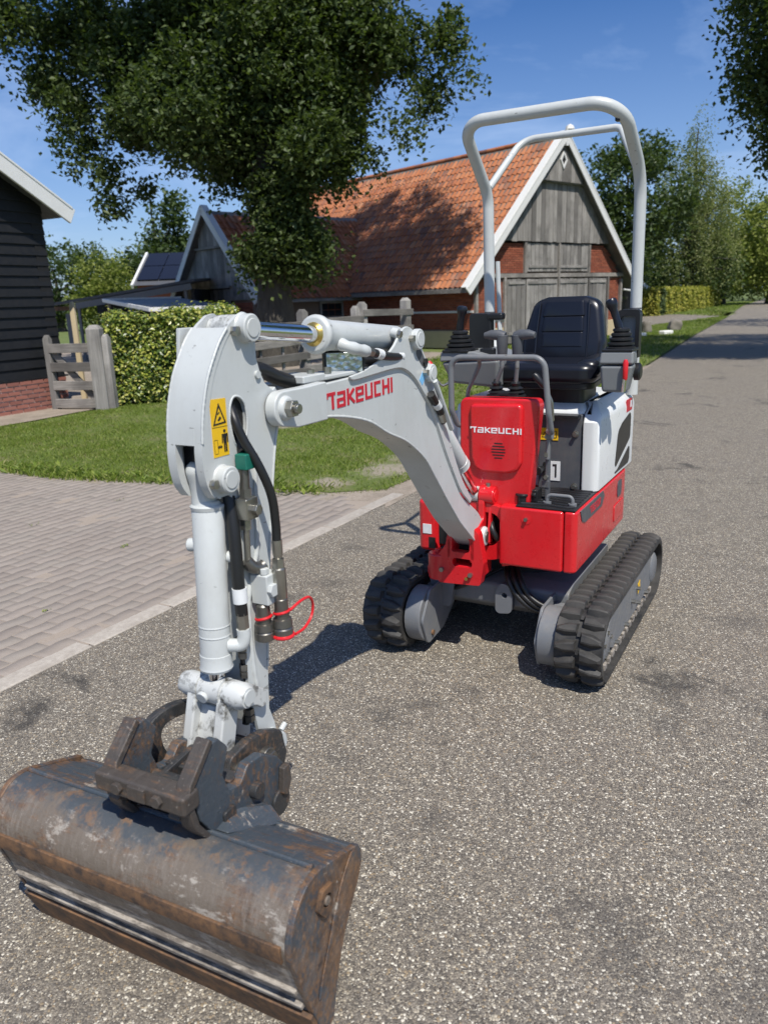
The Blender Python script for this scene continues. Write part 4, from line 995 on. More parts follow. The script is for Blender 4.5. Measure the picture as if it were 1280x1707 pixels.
g.loft([[(x, y, .672) for x, y in o], [(x, y, .985) for x, y in o], [(x - .01, y, 1.0) for x, y in o], [(x - (.06 if x > 0 else -.03), y * .9, 1.03) for x, y in o]]); g.build('seat_mount_cover', MAT['white_clean'], EX, bevel=.012, seg=3, sharp=50)
g = G(); o = fillet([(.06, -.30), (.06, -.345), (-.5, -.345), (-.55, -.2), (-.55, .2), (-.5, .28), (-.45, .28), (-.45, -.30)], .02, 3, True); g.prism(o, .672, .965, 'z'); g.build('counterweight_cover', MAT['white_clean'], EX, bevel=.02, seg=3)
# side grilles and swoosh
yg = .3485
gr1 = fillet([(-.46, .925), (-.28, .895), (-.205, .868), (-.165, .725), (-.185, .712), (-.46, .80)], [.03, .04, .05, .015, .01, .02], 6, True)
gr2 = fillet([(-.46, .768), (-.22, .695), (-.16, .69), (-.18, .683), (-.44, .683), (-.46, .70)], [.02, .01, .004, .004, .02, .01], 4, True)
for q in (gr1, gr2):
    g = G(); g.prism(q, yg - .004, yg + .001); gg = g.build('side_grille', MAT['black'], cv, smooth=False)
g = G(); g.prism([(-.47, .93), (-.36, .93), (-.36, .985), (-.47, .985)], yg - .003, yg + .0012); g.build('red_label', MAT['logored'], cv, smooth=False)
g = G(); g.prism([(-.455, .945), (-.425, .945), (-.425, .975), (-.455, .975)], yg + .0012, yg + .0022); g.build('label_print', MAT['paper'], cv, smooth=False)

# --- lettering made of strokes
def stroke_poly(pts, th):
    P = [V3((p[0], p[1], 0)) for p in pts]; N = len(P); Lf, Rt = [], []
    for i in range(N):
        d0 = (P[i] - P[i - 1]).normalized() if i > 0 else None; d1 = (P[i + 1] - P[i]).normalized() if i < N - 1 else None
        if d0 is None: n_ = V3((-d1.y, d1.x, 0))
        elif d1 is None: n_ = V3((-d0.y, d0.x, 0))
        else:
            na, nb = V3((-d0.y, d0.x, 0)), V3((-d1.y, d1.x, 0)); n_ = (na + nb).normalized(); n_ = n_ / max(.35, n_.dot(na))
        Lf.append(P[i] + n_ * th / 2); Rt.append(P[i] - n_ * th / 2)
    return [(p.x, p.y) for p in Lf + Rt[::-1]]
GLY = {'T': (.84, [[(.08, .66), (.08, .91), (.84, .91)], [(.58, .82), (.58, 0)]]),
       'A': (.80, [[(.06, .85), (.70, .85), (.70, .085), (.09, .085), (.09, .465), (.58, .465)]]),
       'K': (.74, [[(.11, 1), (.11, 0)], [(.70, .90), (.24, .5), (.72, .06)]]),
       'E': (.80, [[(.74, .085), (.09, .085), (.09, .85), (.70, .85), (.70, .465), (.215, .465)]]),
       'U': (.82, [[(.11, 1), (.11, .1), (.70, .1), (.70, 1)]]), 'C': (.76, [[(.70, .9), (.11, .9), (.11, .1), (.70, .1)]]),
       'H': (.82, [[(.11, 1), (.11, 0)], [(.21, .5), (.6, .5)], [(.70, 1), (.70, 0)]]), 'I': (.24, [[(.11, 1), (.11, 0)]]),
       'B': (.76, [[(.11, 1), (.11, 0)], [(.21, .9), (.64, .9), (.64, .5), (.21, .5)], [(.64, .4), (.64, .1), (.21, .1)]]),
       '2': (.76, [[(.05, .9), (.66, .9), (.66, .5), (.11, .5), (.11, .1), (.7, .1)]]), '1': (.34, [[(.2, 1), (.2, 0)]]),
       '0': (.78, [[(.11, .5), (.11, .9), (.66, .9), (.66, .1), (.11, .1), (.11, .42)]]), 'R': (.76, [[(.11, 1), (.11, 0)], [(.21, .9), (.64, .9), (.64, .45), (.21, .45)], [(.45, .36), (.66, 0)]])}
def lettering(text, origin, ux, uz, length, height, mat, parent, name='brand_lettering', gap=.13, th=.17):
    ux, uz = V3(ux).normalized(), V3(uz); uz = uz.normalized(); nn = ux.cross(uz); tot = sum(GLY[c_][0] + gap for c_ in text) - gap; kx = length / tot; x = 0; g = G()
    for c_ in text:
        for i, st in enumerate(GLY[c_][1]):
            poly = stroke_poly(st, th); k = len(poly); d0, d1 = -.0003, .0011 + .0002 * i
            f = lambda p, d: V3(origin) + ux * ((p[0] + x) * kx) + uz * (p[1] * height) + nn * d
            tri = tessellate_polygon([[V3((p[0], p[1], 0)) for p in poly]])
            g.add([f(p, d1) for p in poly] + [f(p, d0) for p in poly], [tuple(t) for t in tri] + [(a, (a + 1) % k, (a + 1) % k + k, a + k) for a in range(k)])
        x += GLY[c_][0] + gap
    return g.build(name, MAT[mat], parent, smooth=False)
lettering('TB210R', (.26, YB + .003, ZF - .052), (-1, 0, 0), (0, 0, 1), .17, .032, 'logored', band, 'model_lettering')

# --- red control console
CX = .415
co = fillet([(-.142, 1.078), (.176, 1.078), (.184, 1.05), (.148, .66), (.1, .645), (-.09, .645), (-.105, .66), (-.145, .78)], [.03, .02, .02, .02, .01, .01, .02, .06], 5, True)
g = G(); g.prism(co, .335, CX - .014, 'x'); con = g.build('console', MAT['red'], EX, bevel=.022, seg=4)
sh = fillet([(-.095, 1.055), (.122, 1.06), (.120, .83), (.10, .795), (.06, .785), (-.045, .785), (-.075, .80), (-.09, .84)], [.02, .02, .03, .03, .02, .02, .03, .03], 5, True)
g = G(); g.prism(sh, CX - .03, CX + .004, 'x'); g.build('console_bulge', MAT['red'], con, bevel=.013, seg=4)
lettering('TAKEUCHI', (CX + .0042, -.090, .944), (0, 1, 0), (0, 0, 1), .212, .023, 'logowhite', con)
for i, w in enumerate((.034, .05, .058, .058, .05, .034)):
    g = G(); g.prism(rrect(.027 - w / 2, .845 + i * .0115, .027 + w / 2, .8495 + i * .0115, .002, 3), CX + .0025, CX + .0049, 'x'); g.build('speaker_slot', MAT['ink'], con, smooth=False)
# steel side bracket to the right of the console
g = G(); g.box((.33, .2, .85), (.035, .012, .36)); g.box((.345, .196, .74), (.012, .03, .03)); g.build('side_bracket', MAT['dkgrey'], EX, bevel=.003)
for z in (.86, .93, .77):
    g = G(); g.cyl((.345, .2, z), (.362, .2, z), .009, n=6); g.build('bolt', MAT['steel'], EX)
g = G(); g.box((.35, .15, .695), (.06, .05, .05)); g.cyl((.37, .12, .7), (.38, .17, .7), .01); g.build('pedal_mount', MAT['black'], EX, bevel=.004)
# guard bar and grab bar
gp_ = fillet([(.36, -.13, .955), (.40, -.155, .97), (.44, -.16, 1.03), (.445, -.16, 1.237), (.445, .212, 1.237), (.44, .232, 1.03), (.41, .235, .955), (.35, .205, .95)], [0, .03, .05, .045, .045, .05, .03, 0], 6)
g = G(); g.tube(gp_, .0115, 14); gb_ = g.build('guard_bar', MAT['grey'], EX)
g = G(); g.tube(fillet([(.40, -.06, 1.232), (.36, -.075, 1.2), (.33, -.135, 1.1), (.32, -.15, 1.02), (.33, -.14, .9)], .06, 6), .0085, 12); g.build('grab_bar', MAT['grey'], EX)
g = G(); g.lathe((.345, .2, .935), (.345, .222, .935), [(0, .022), (1, .018)], 16); g.box((.35, .205, .89), (.02, .012, .1)); g.build('bar_bracket', MAT['grey'], gb_, bevel=.003)
# throttle lever beside the console
g = G(); g.tube(curve([(.28, .2, .98), (.29, .195, 1.06), (.30, .165, 1.12)], 6), .006, 10); th_ = g.build('throttle_lever', MAT['steel'], EX)
g = G(); g.lathe((.298, .17, 1.112), (.312, .13, 1.165), [(0, .009), (.15, .012), (.85, .014), (1, .008)], 14); g.build('grip', MAT['black'], th_)
# travel levers with T grips
for s, y, yb in ((-1, .0, -.03), (1, .062, .05)):
    g = G(); g.tube(fillet([(.29, yb, 1.075), (.295, yb + .002, 1.13), (.31, y, 1.19), (.31, y, 1.26)], .03, 5), .0085, 12); lv = g.build('travel_lever', MAT['grey'], EX)
    g = G(); g.lathe((.31, y, 1.225), (.31, y, 1.312), [(0, .015), (.1, .0195), (.8, .0225), (1, .0235)], 16)
    g.tube([(.31, y - s * .012, 1.306), (.31, y + s * .012, 1.312), (.312, y + s * .045, 1.314), (.314, y + s * .072, 1.311)], [.018, .0215, .0185, .012], 14)
    g.build('lever_grip', MAT['dkgrey'], lv, bevel=.002)
    g = G(); g.lathe((.288, yb, 1.07), (.292, yb, 1.14), [(0, .04), (.12, .04), (.2, .025), (.3, .036), (.4, .022), (.52, .03), (.62, .016), (.8, .02), (.9, .011), (1, .011)], 18); g.build('lever_boot', MAT['black'], lv)
g = G(); g.box((.29, .01, 1.083), (.06, .12, .014)); g.build('boot_plate', MAT['black'], EX, bevel=.003)

# --- armrest boxes with joysticks
def boot(g, c0, c1, r0, r1, n=5):
    prof = []
    for i in range(n):
        t = i / n; r = r0 + (r1 - r0) * t
        prof += [(t, r * .86), (t + .05, r), (t + .13, r), (t + .17, r * .84)]
    prof += [(1, r1 * .7)]
    g.lathe(c0, c1, prof, 26)
def armbox(side):
    y0, y1 = (.352, .478) if side > 0 else (-.306, -.05)
    if side > 0:
        g = G(); g.loft([[(.185, .36, 1.085), (.185, .455, 1.085), (.09, .45, 1.085), (.09, .36, 1.085)], [(.195, y0, 1.188), (.195, y1, 1.188), (.07, y1 - .012, 1.188), (.07, y0, 1.188)]])
        b = g.build('armrest_box', MAT['grey_light'], EX, bevel=.012, seg=3)
        g = G(); g.loft([[(.198, y0 - .004, 1.192), (.198, y1 + .002, 1.192), (.06, y1 - .012, 1.192), (.06, y0 - .004, 1.192)], [(.19, y0, 1.242), (.19, y1 - .002, 1.242), (.06, y1 - .016, 1.242), (.06, y0, 1.242)]]); g.build('box_lid', MAT['grey_light'], b, bevel=.01, seg=3)
        jc = V3((.13, .415, 1.242)); tip = V3((.15, .372, 1.435)); lean = V3((.142, .409, 1.325))
        sc = (-.02, .362, .452)
    else:
        g = G(); g.loft([[(.2, -.27, 1.11), (.2, -.06, 1.092), (-.06, -.06, 1.092), (-.06, -.27, 1.11)], [(.225, y0, 1.198), (.225, y1, 1.21), (-.1, y1, 1.21), (-.1, y0, 1.198)]])
        b = g.build('armrest_box', MAT['grey_light'], EX, bevel=.014, seg=3)
        g = G(); g.loft([[(.228, y0 - .004, 1.2), (.228, y1 + .004, 1.214), (-.1, y1 + .004, 1.214), (-.1, y0 - .004, 1.2)], [(.222, y0, 1.242), (.222, -.155, 1.242), (-.1, -.155, 1.242), (-.1, y0, 1.242)]]); g.build('box_lid', MAT['grey_light'], b, bevel=.008, seg=3)
        g = G(); g.box((.16, -.118, 1.238), (.04, .06, .028)); g.build('switch', MAT['black'], b, bevel=.005)
        jc = V3((.17, -.238, 1.242)); tip = V3((.18, -.222, 1.425)); lean = V3((.172, -.24, 1.325))
        sc = (-.0, -.27, -.17)
    g = G(); boot(g, jc, jc + V3((0, 0, .085)), .056 if side > 0 else .066, .026); j = g.build('joystick_boot', MAT['black'], b)
    g = G(); g.box(tuple(jc + V3((0, 0, .002))), (.125, .115, .01)); g.build('boot_base', MAT['black'], b, bevel=.003)
    d = tip - lean
    g = G(); g.lathe(lean - d * .2, tip, [(0, .012), (.25, .016), (.45, .0135), (.68, .0145), (.8, .021), (.91, .0225), (.98, .018), (1, .007)], 18); g.build('joystick', MAT['vinyl'], b)
    # upright wrist rest behind the stick
    x0, ya, yb = sc
    g = G(); o = fillet([(ya, 1.20), (yb, 1.20), (yb, 1.39), (ya, 1.39)], [.005, .005, .02, .02], 5, True)
    g.prism(o, x0 - .05, x0 + .0, 'x', holes=[fillet([(ya + .016, 1.22), (yb - .016, 1.22), (yb - .016, 1.365), (ya + .016, 1.365)], .012, 4, True)] if side > 0 else ()); w = g.build('wrist_rest', MAT['black'], b, bevel=.006)
    if side > 0:
        g = G(); g.box((x0 - .03, (ya + yb) / 2, 1.29), (.02, yb - ya - .03, .16)); g.build('rest_panel', MAT['grey_light'], w)
    else:
        g = G(); g.box((x0 - .02, yb + .02, 1.375), (.05, .07, .03)); g.build('rest_pad', MAT['black'], w, bevel=.01)
    return b
rb = armbox(1); lb = armbox(-1)
g = G(); g.beam((.07, .378, 1.14), (-.45, .352, 1.14), .03, .06); g.build('armrest_bracket', MAT['grey'], rb, bevel=.004)
g = G(); g.beam((-.08, -.2, 1.16), (-.41, -.325, 1.16), .03, .06); g.build('armrest_bracket', MAT['grey'], lb, bevel=.004)
g = G(); g.lathe((.203, .452, 1.135), (.205, .452, 1.212), [(0, .007), (.1, .0095), (.85, .0105), (1, .006)], 14); g.build('red_lever', MAT['redplastic'], rb)
g = G(); g.cyl((.201, .447, 1.09), (.203, .451, 1.14), .008, n=12); g.build('lever_stem', MAT['chrome'], rb)
g = G(); g.lathe((.07, .455, 1.155), (.07, .485, 1.155), [(0, .02), (.2, .034), (.8, .034), (1, .026)], 20); g.build('round_knob', MAT['black'], rb)
g = G(); g.tube(curve([(.235, -.262, 1.115), (.25, -.285, 1.105), (.26, -.305, 1.125), (.262, -.318, 1.15)], 5), .0055, 10); rl = g.build('red_lever', MAT['steel'], lb)
g = G(); g.lathe((.262, -.315, 1.145), (.266, -.342, 1.205), [(0, .008), (.15, .0125), (.85, .013), (1, .008)], 14); g.build('grip', MAT['redplastic'], rl)
# --- seat
def cushion(name, o, lo, hi, axis, mat='vinyl', bevel=.03, parent=None):
    g = G(); g.prism(o, lo, hi, axis); return g.build(name, MAT[mat], parent, bevel=bevel, seg=5, sharp=60)
seat = cushion('seat_cushion', fillet([(.15, -.13), (.15, .325), (-.2, .295), (-.2, -.11)], .06, 6, True), 1.105, 1.19, 'z', parent=EX)
cushion('seat_bolster', fillet([(.13, .235), (.12, .33), (-.22, .30), (-.22, .22)], .04, 5, True), 1.125, 1.205, 'z', parent=seat)
cushion('seat_bolster', fillet([(.14, -.04), (.13, -.135), (-.22, -.10), (-.22, -.01)], .04, 5, True), 1.13, 1.21, 'z', parent=seat)
cushion('seat_pan', fillet([(.13, -.1), (.13, .315), (-.2, .28), (-.2, -.09)], .05, 5, True), 1.085, 1.112, 'z', 'black', .006, EX)
cushion('seat_rail', fillet([(.06, -.05), (.06, .26), (-.2, .25), (-.2, -.05)], .02, 3, True), 1.02, 1.09, 'z', 'black', .006, EX)
# backrest: lofted sections leaning back
def backrest():
    prof = []
    out = fillet([(-.10, 1.13), (.262, 1.13), (.27, 1.25), (.235, 1.425), (.17, 1.447), (-.0, 1.447), (-.06, 1.425), (-.105, 1.25)], [.03, .03, .1, .06, .05, .05, .06, .1], 6, True)
    cx, cz = .083, 1.28
    def rr(d, x, kz=.22): return [(x - (z - 1.13) * kz, cx + (y - cx) * (1 - d / .18), cz + (z - cz) * (1 - d / .17)) for y, z in out]
    g = G(); g.loft([rr(.02, -.255), rr(0, -.245), rr(0, -.205), rr(.008, -.188), rr(.025, -.18)])
    b = g.build('backrest', MAT['vinyl'], EX, bevel=0, sharp=80)
    # raised centre pad in four stitched bands, bolster ridges
    for i in range(4):
        z0, z1 = 1.165 + i * .066, 1.165 + i * .066 + .0652
        o = fillet([(-.012, z0), (.178, z0), (.178 - .004 * i, z1), (-.012 + .004 * i, z1)], .006, 3, True)
        g = G(); fx = lambda d, k: [(-.181 + d - (z - 1.13) * .22, .083 + (y - .083) * k, z) for y, z in o]
        zc = (z0 + z1) / 2
        fx2 = lambda d, k: [(-.181 + d - (z - 1.13) * .22, .083 + (y - .083) * k, zc + (z - zc) * k) for y, z in o]
        g.loft([fx2(-.01, 1), fx2(.0012, 1), fx2(.0028, .97), fx2(.0036, .85)]); g.build('back_pad', MAT['vinyl'], b, sharp=80)
    for s in (-1, 1):
        g = G(); g.tube([(-.178 - (z - 1.13) * .22, .083 + s * (.115 - .05 * max(0, z - 1.3)), z) for z in (1.16, 1.2, 1.25, 1.3, 1.35, 1.4, 1.43)], [.004, .0045, .0045, .0045, .0045, .0045, .003], 8); g.build('piping', MAT['vinyl'], b)
backrest()
# --- roll bar
rp = fillet([(-.42, -.318, 1.0), (-.42, -.335, 1.33), (-.42, -.342, 1.9), (-.13, -.342, 2.13), (-.13, .342, 2.155), (-.42, .342, 1.98), (-.45, .342, 1.33), (-.45, .342, 1.0)], [0, .3, .12, .11, .11, .16, .3, 0], 9)
rp = fillet([(-.40, -.29, 1.18), (-.42, -.335, 1.28), (-.42, -.345, 1.915), (-.115, -.345, 2.178), (-.115, .325, 2.178), (-.44, .345, 1.94), (-.46, .347, 1.28), (-.46, .347, 1.0)], [0, .12, .13, .10, .14, .22, .3, 0], 10)
g = G(); g.tube(rp, .0255, 20); rops = g.build('roll_bar', MAT['white'], EX)
g = G(); g.tube(fillet([(-.42, -.34, 1.95), (-.66, -.265, 2.18), (-.66, .20, 2.18), (-.47, .33, 1.95)], [0, .09, .05, 0], 7), .0165, 14); g.build('hoop', MAT['white'], rops)
for (x, y, z) in ((-.42, -.336, 1.385), (-.455, .346, 1.385)):
    g = G(); g.cyl((x, y, z - .003), (x, y, z + .003), .0262, n=20); g.build('joint_ring', MAT['dkgrey'], rops)
g = G(); g.tube([(-.44, -.305, 1.62), (-.445, -.298, 1.42), (-.445, -.292, 1.27)], .011, 10); g.beam((-.44, -.3, 1.33), (-.445, -.292, 1.22), .03, .008); g.build('gas_strut', MAT['white'], rops)
g = G(); g.cyl((-.445, -.32, 1.345), (-.445, -.275, 1.345), .011); g.build('lock_pin', MAT['steel'], rops)
g = G(); g.box((-.17, .30, 2.125), (.03, .02, .03)); g.build('bar_lug', MAT['black'], rops, bevel=.004)

# --- swing bracket at the boom foot
g = G(); g.prism(fillet([(-.19, .335), (-.005, .345), (.01, .44), (-.012, .56), (-.03, .58), (-.135, .58), (-.155, .50), (-.2, .44)], .015, 3, True), .49, .53, 'x', holes=[rrect(-.135, .475, -.05, .54, .018), rrect(-.125, .415, -.04, .45, .014)])
sb = g.build('swing_bracket', MAT['red'], EX, bevel=.007, seg=3)
g = G(); g.box((.43, -.093, .5), (.05, .1, .14)); g.build('bracket_shade_block', MAT['dark'], sb, smooth=False)  # solid block coloured dark as the shade behind the bracket openings
g = G(); g.box((.44, -.095, .385), (.16, .15, .07)); g.build('bracket_base', MAT['red'], sb, bevel=.012, seg=3)
g = G(); g.box((.46, -.20, .375), (.1, .1, .045)); g.build('bracket_arm', MAT['red'], sb, bevel=.012, seg=3)
for y in (-.2,):
    g = G(); g.cyl((.5, y, .345), (.5, y, .455), .042, n=26); g.build('swing_cylinder_boss', MAT['red'], sb, bevel=.008)
g = G(); g.cyl((.5, -.2, .45), (.5, -.2, .47), .014, n=14); g.build('swing_pin', MAT['red'], sb, bevel=.003)
for (y, z) in ((-.045, .388), (-.17, .395)):
    g = G(); g.cyl((.528, y, z), (.543, y, z), .010, n=6); g.build('bolt', MAT['steel'], sb)
g = G(); g.cyl((.528, -.062, .37), (.54, -.062, .37), .007, n=10); g.build('grease_nipple', MAT['brass'], sb)
for y0, y1 in ((-.065, -.012), (-.165, -.115)):
    g = G(); g.prism(fillet([(.36, .43), (.53, .43), (.53, .53), (.49, .58), (.44, .6), (.44, .66), (.43, .73), (.37, .73), (.35, .62)], .02, 4, True), y0 + .012, y1 - .012); g.build('bracket_cheek', MAT['red'], sb, bevel=.008)
bpx, bpz = .405, .69
g = G(); g.cyl((bpx, -.052, bpz), (bpx, .012, bpz), .036, n=28); g.build('cylinder_boss', MAT['red'], sb, bevel=.006)
g = G(); g.cyl((bpx, .008, bpz), (bpx, .0145, bpz), .022, n=24); g.build('pin_end', MAT['redplastic'], sb, bevel=.002)
g = G(); g.cyl((bpx, -.02, bpz + .03), (bpx, -.02, bpz + .05), .009, n=6); g.build('bolt', MAT['steel'], sb)
g = G(); g.beam((.405, -.005, .66), (.43, -.005, .5), .012, .035, up=(1, 0, 0)); g.build('web', MAT['red'], sb, bevel=.003)

# --- boom
YR, YL = -.03, -.14
up_ = [(1.6, 1.253), (1.45, 1.257), (1.288, 1.262), (1.157, 1.266), (1.09, 1.256), (1.03, 1.223), (.97, 1.171), (.892, 1.089), (.791, .93), (.715, .825), (.651, .748), (.571, .693), (.486, .637), (.428, .575), (.408, .53)]
lo_ = [(.425, .49), (.46, .487), (.52, .53), (.653, .638), (.691, .674), (.78, .765), (.87, .862), (.945, .94), (1.03, .998), (1.10, 1.035), (1.2, 1.073), (1.3, 1.12), (1.395, 1.147), (1.5, 1.166), (1.6, 1.176)]
def csm(pts): return [tuple(p)[:2] for p in curve([(p[0], p[1], 0) for p in pts], 3)]
bo = csm(up_) + csm(lo_)
g = G(); g.prism(bo, YL, YR); boom = g.build('boom', MAT['white'], EX, bevel=.004, seg=2, sharp=30)
# raised plates: rim along the upper edge with the ear
ear_o = [(1.36, 1.268), (1.288, 1.283), (1.211, 1.303), (1.158, 1.33), (1.125, 1.36), (1.09, 1.378), (1.055, 1.376), (1.012, 1.352), (.985, 1.322), (.945, 1.272), (.882, 1.22), (.825, 1.08), (.716, .89), (.66, .81), (.60, .745), (.571, .716)]
ear_i = [(.585, .70), (.665, .762), (.728, .84), (.80, .94), (.90, 1.095), (.975, 1.172), (1.033, 1.222), (1.095, 1.252), (1.16, 1.26), (1.30, 1.254), (1.40, 1.25), (1.42, 1.262)]
for y0, y1 in ((YR, YR + .009), (YL - .009, YL)):
    g = G(); g.prism(csm(ear_o) + csm(ear_i), y0, y1); g.build('ear_plate', MAT['white'], boom, bevel=.003, seg=2)
# top plate joining the ears, dark slot between them
for (x, z, r) in ((1.022, 1.338, .032), (.933, 1.225, .03)):
    for ya_, yb_ in ((YR + .006, YR + .028), (YL - .028, YL - .006)):
        g = G(); g.cyl((x, ya_, z), (x, yb_, z), r, n=26); g.build('pin_boss', MAT['white'], boom, bevel=.004)
    g = G(); g.cyl((x, YL - .03, z), (x, YR + .0305, z), r * .7, n=22); g.build('pin', MAT['white'], boom, bevel=.002)
    g = G(); g.cyl((x + r * 1.15, YR + .008, z + .005), (x + r * 1.15, YR + .026, z + .005), .010, n=6); g.build('bolt', MAT['steel'], boom)
g = G(); g.prism(smooth([(1.03, 1.30), (.99, 1.31), (.955, 1.27), (.95, 1.235), (.985, 1.255)], True, 2), YR + .0088, YR + .0095); g.build('ear_opening', MAT['dkgrey'], boom, smooth=False)
g = G(); g.cyl((.96, YR + .009, 1.262), (.96, YR + .016, 1.262), .014, n=6); g.build('bolt', MAT['black'], boom)
g = G(); g.prism([(1.0, 1.21), (.975, 1.235), (.955, 1.215), (.98, 1.19)], YR + .009, YR + .0098); g.build('blue_label', MAT['blue'], boom, smooth=False)
def weld(path, parent, r=.0042, name='weld_bead', mat='white'):
    P = curve(path, 10); rr = [r * (1 + .08 * math.sin(i * 2.1) + random.uniform(-.07, .07)) for i in range(len(P))]; g = G(); g.tube(P, rr, 7); return g.build(name, MAT[mat], parent, sharp=80)
weld([(x, YR - .001, z - .001) for x, z in lo_[2:]], boom); weld([(1.571, YR + .001, z) for z in (1.172, 1.2, 1.23, 1.262)], boom, .005)
weld([(x, YR + .001, z) for x, z in ear_i[1:-1]], boom, .003)
# fork at the arm end
fo = fillet([(1.57, 1.265), (1.66, 1.262), (1.79, 1.262), (1.795, 1.185), (1.70, 1.168), (1.57, 1.168)], [.004, .02, .04, .04, .03, .004], 8, True)
for y0, y1 in ((YR, YR + .03), (YL - .03, YL)):
    g = G(); g.prism(fo, y0, y1); g.build('fork', MAT['white'], boom, bevel=.006, seg=3)
g = G(); g.lathe((1.752, YR + .028, 1.222), (1.752, YR + .042, 1.222), [(0, .03), (.6, .028), (1, .024)], 24); g.build('pin_washer', MAT['white'], boom, bevel=.003)
g = G(); g.cyl((1.752, YR + .04, 1.222), (1.752, YR + .06, 1.222), .021, n=6); g.cyl((1.752, YR + .06, 1.222), (1.752, YR + .072, 1.222), .012, n=12); g.build('pin_nut', MAT['steel'], boom, bevel=.002)
g = G(); g.box((1.57, (YR + YL) / 2, 1.272), (.10, .1, .02)); g.box((1.32, (YR + YL) / 2, 1.268), (.42, .1, .012)); g.build('cap_plate', MAT['white'], boom, bevel=.004)
for x in (1.55, 1.47):
    g = G(); g.cyl((x, -.06, 1.275), (x, -.06, 1.292), .010, n=6); g.build('bolt', MAT['steel'], boom)
# foot boss
g = G(); g.lathe((.448, YR - .002, .528), (.448, YR + .022, .528), [(0, .042), (.5, .041), (1, .034)], 26); g.build('foot_boss', MAT['white'], boom, bevel=.004)
g = G(); g.cyl((.448, YR + .02, .528), (.448, YR + .027, .528), .022, n=22); g.build('foot_pin', MAT['dullsteel'], boom, bevel=.002)
g = G(); g.cyl((.50, YR - .01, .497), (.50, YR + .014, .497), .011, n=6); g.build('bolt', MAT['steel'], boom)
lettering('TAKEUCHI', (1.532, YR + .0002, 1.183), (-1, 0, .02), (.0, 0, 1), .368, .045, 'logored', boom, th=.19)

# --- cylinders
def cylinder(name, a, b, y, r, t_body, rod_r, flip=False, mat='white'):
    """body from a, rod to b (x,z pairs); t_body = share of the length covered by the body"""
    A, B = V3((a[0], y, a[1])), V3((b[0], y, b[1])); d = B - A; C_ = A + d * t_body; L = d.length
    g = G(); g.lathe(A, C_, [(0, r * .75), (.04, r), (.9, r), (.902, r * 1.04), (.97, r * 1.04), (.985, r * 1.1), (1, r * 1.02)], 30); c_ = g.build(name, MAT[mat], EX, sharp=40)
    g = G(); g.cyl(C_, B, rod_r, n=22); g.build('rod', MAT['chrome'], c_)
    return c_, A, B, C_
# arm cylinder along the boom top
acyl, A, B, C_ = cylinder('arm_cylinder', (1.022, 1.338), (1.832, 1.408), (YR + YL) / 2, .041, .56, .0225)
g = G(); g.lathe(C_ - (B - A) * .012, C_ + (B - A) * .02, [(0, .047), (.3, .052), (.7, .052), (1, .044)], 28); g.build('end_gland', MAT['white'], acyl, bevel=.003)
g = G(); g.lathe(C_ + (B - A) * .017, C_ + (B - A) * .03, [(0, .034), (1, .0245)], 24); g.build('rod_seal', MAT['brass'], acyl)
yc_ = (YR + YL) / 2
g = G(); g.tube(curve([(1.415, yc_ + .03, 1.35), (1.405, yc_ + .055, 1.34), (1.37, yc_ + .066, 1.33), (1.33, yc_ + .066, 1.323)], 6), [.0165 + .0012 * math.sin(i * .9) for i in range(19)], 14); g.build('port_elbow', MAT['white'], acyl)
g = G(); g.cyl((1.325, yc_ + .066, 1.323), (1.30, yc_ + .066, 1.318), .014, n=6); g.build('hose_fitting', MAT['steel'], acyl)
hose([(1.30, yc_ + .066, 1.318), (1.22, yc_ + .064, 1.302), (1.12, yc_ + .055, 1.292), (1.03, yc_ + .03, 1.29)], .0125, 'hose', acyl)
g = G(); g.cyl((1.275, yc_ + .0655, 1.3135), (1.245, yc_ + .0645, 1.3075), .0152, n=14); g.build('hose_label', MAT['paper'], acyl)
g = G(); g.cyl((1.13, yc_ + .04, 1.365), (1.13, yc_ + .062, 1.36), .016, n=18); g.build('hose_clamp', MAT['white'], acyl, bevel=.003)
g = G(); g.cyl((1.13, yc_ + .06, 1.36), (1.13, yc_ + .072, 1.358), .011, n=6); g.build('clamp_bolt', MAT['steel'], acyl)
g = G(); g.cyl((1.13, yc_ + .05, 1.298), (1.10, yc_ + .052, 1.292), .016, n=14); g.build('hose_label', MAT['paper'], acyl)
hose([(1.28, yc_ + .02, 1.29), (1.15, yc_ + .03, 1.285), (1.05, yc_ + .02, 1.30)], .014, 'hose', acyl)
# boom cylinder behind the boom, body at the top
bcyl, A, B, C_ = cylinder('boom_cylinder', (.81, 1.075), (bpx + .005, bpz), yc_ + .012, .037, .62, .0185)
d_ = (A - B).normalized()
g = G(); g.cyl(A, A + V3((.933, yc_, 1.225)) * 0 + d_ * .06, .02, n=16); g.tube([A + d_ * .05, V3((.933, yc_ + .02, 1.225))], .014, 12); g.build('head_eye', MAT['white'], bcyl)
g = G(); g.lathe(V3((bpx, yc_ - .02, bpz)), V3((bpx, -.054, bpz)), [(0, .032), (1, .032)], 24); g.build('rod_eye', MAT['oilywhite'], bcyl, bevel=.004)
g = G(); g.beam(V3((.91, yc_ + .06, 1.16)), V3((.80, yc_ + .052, 1.06)), .02, .02); g.tube([V3((.93, YR + .03, 1.20)), V3((.83, YR + .03, 1.06)), V3((.79, YR + .025, 1.02))], .009, 10); g.build('steel_line', MAT['white'], bcyl)
hose([(.95, YR + .025, 1.16), (.90, YR + .02, 1.12), (.86, YR + .018, 1.085), (.83, YR + .01, 1.05)], .0125, 'hose', bcyl)
g = G(); g.cyl((.905, YR + .02, 1.125), (.885, YR + .02, 1.108), .0145, n=14); g.build('hose_label', MAT['paper'], bcyl)
g = G(); g.cyl((.86, YR + .018, 1.085), (.835, YR + .014, 1.055), .014, n=6); g.build('hose_fitting', MAT['steel'], bcyl)
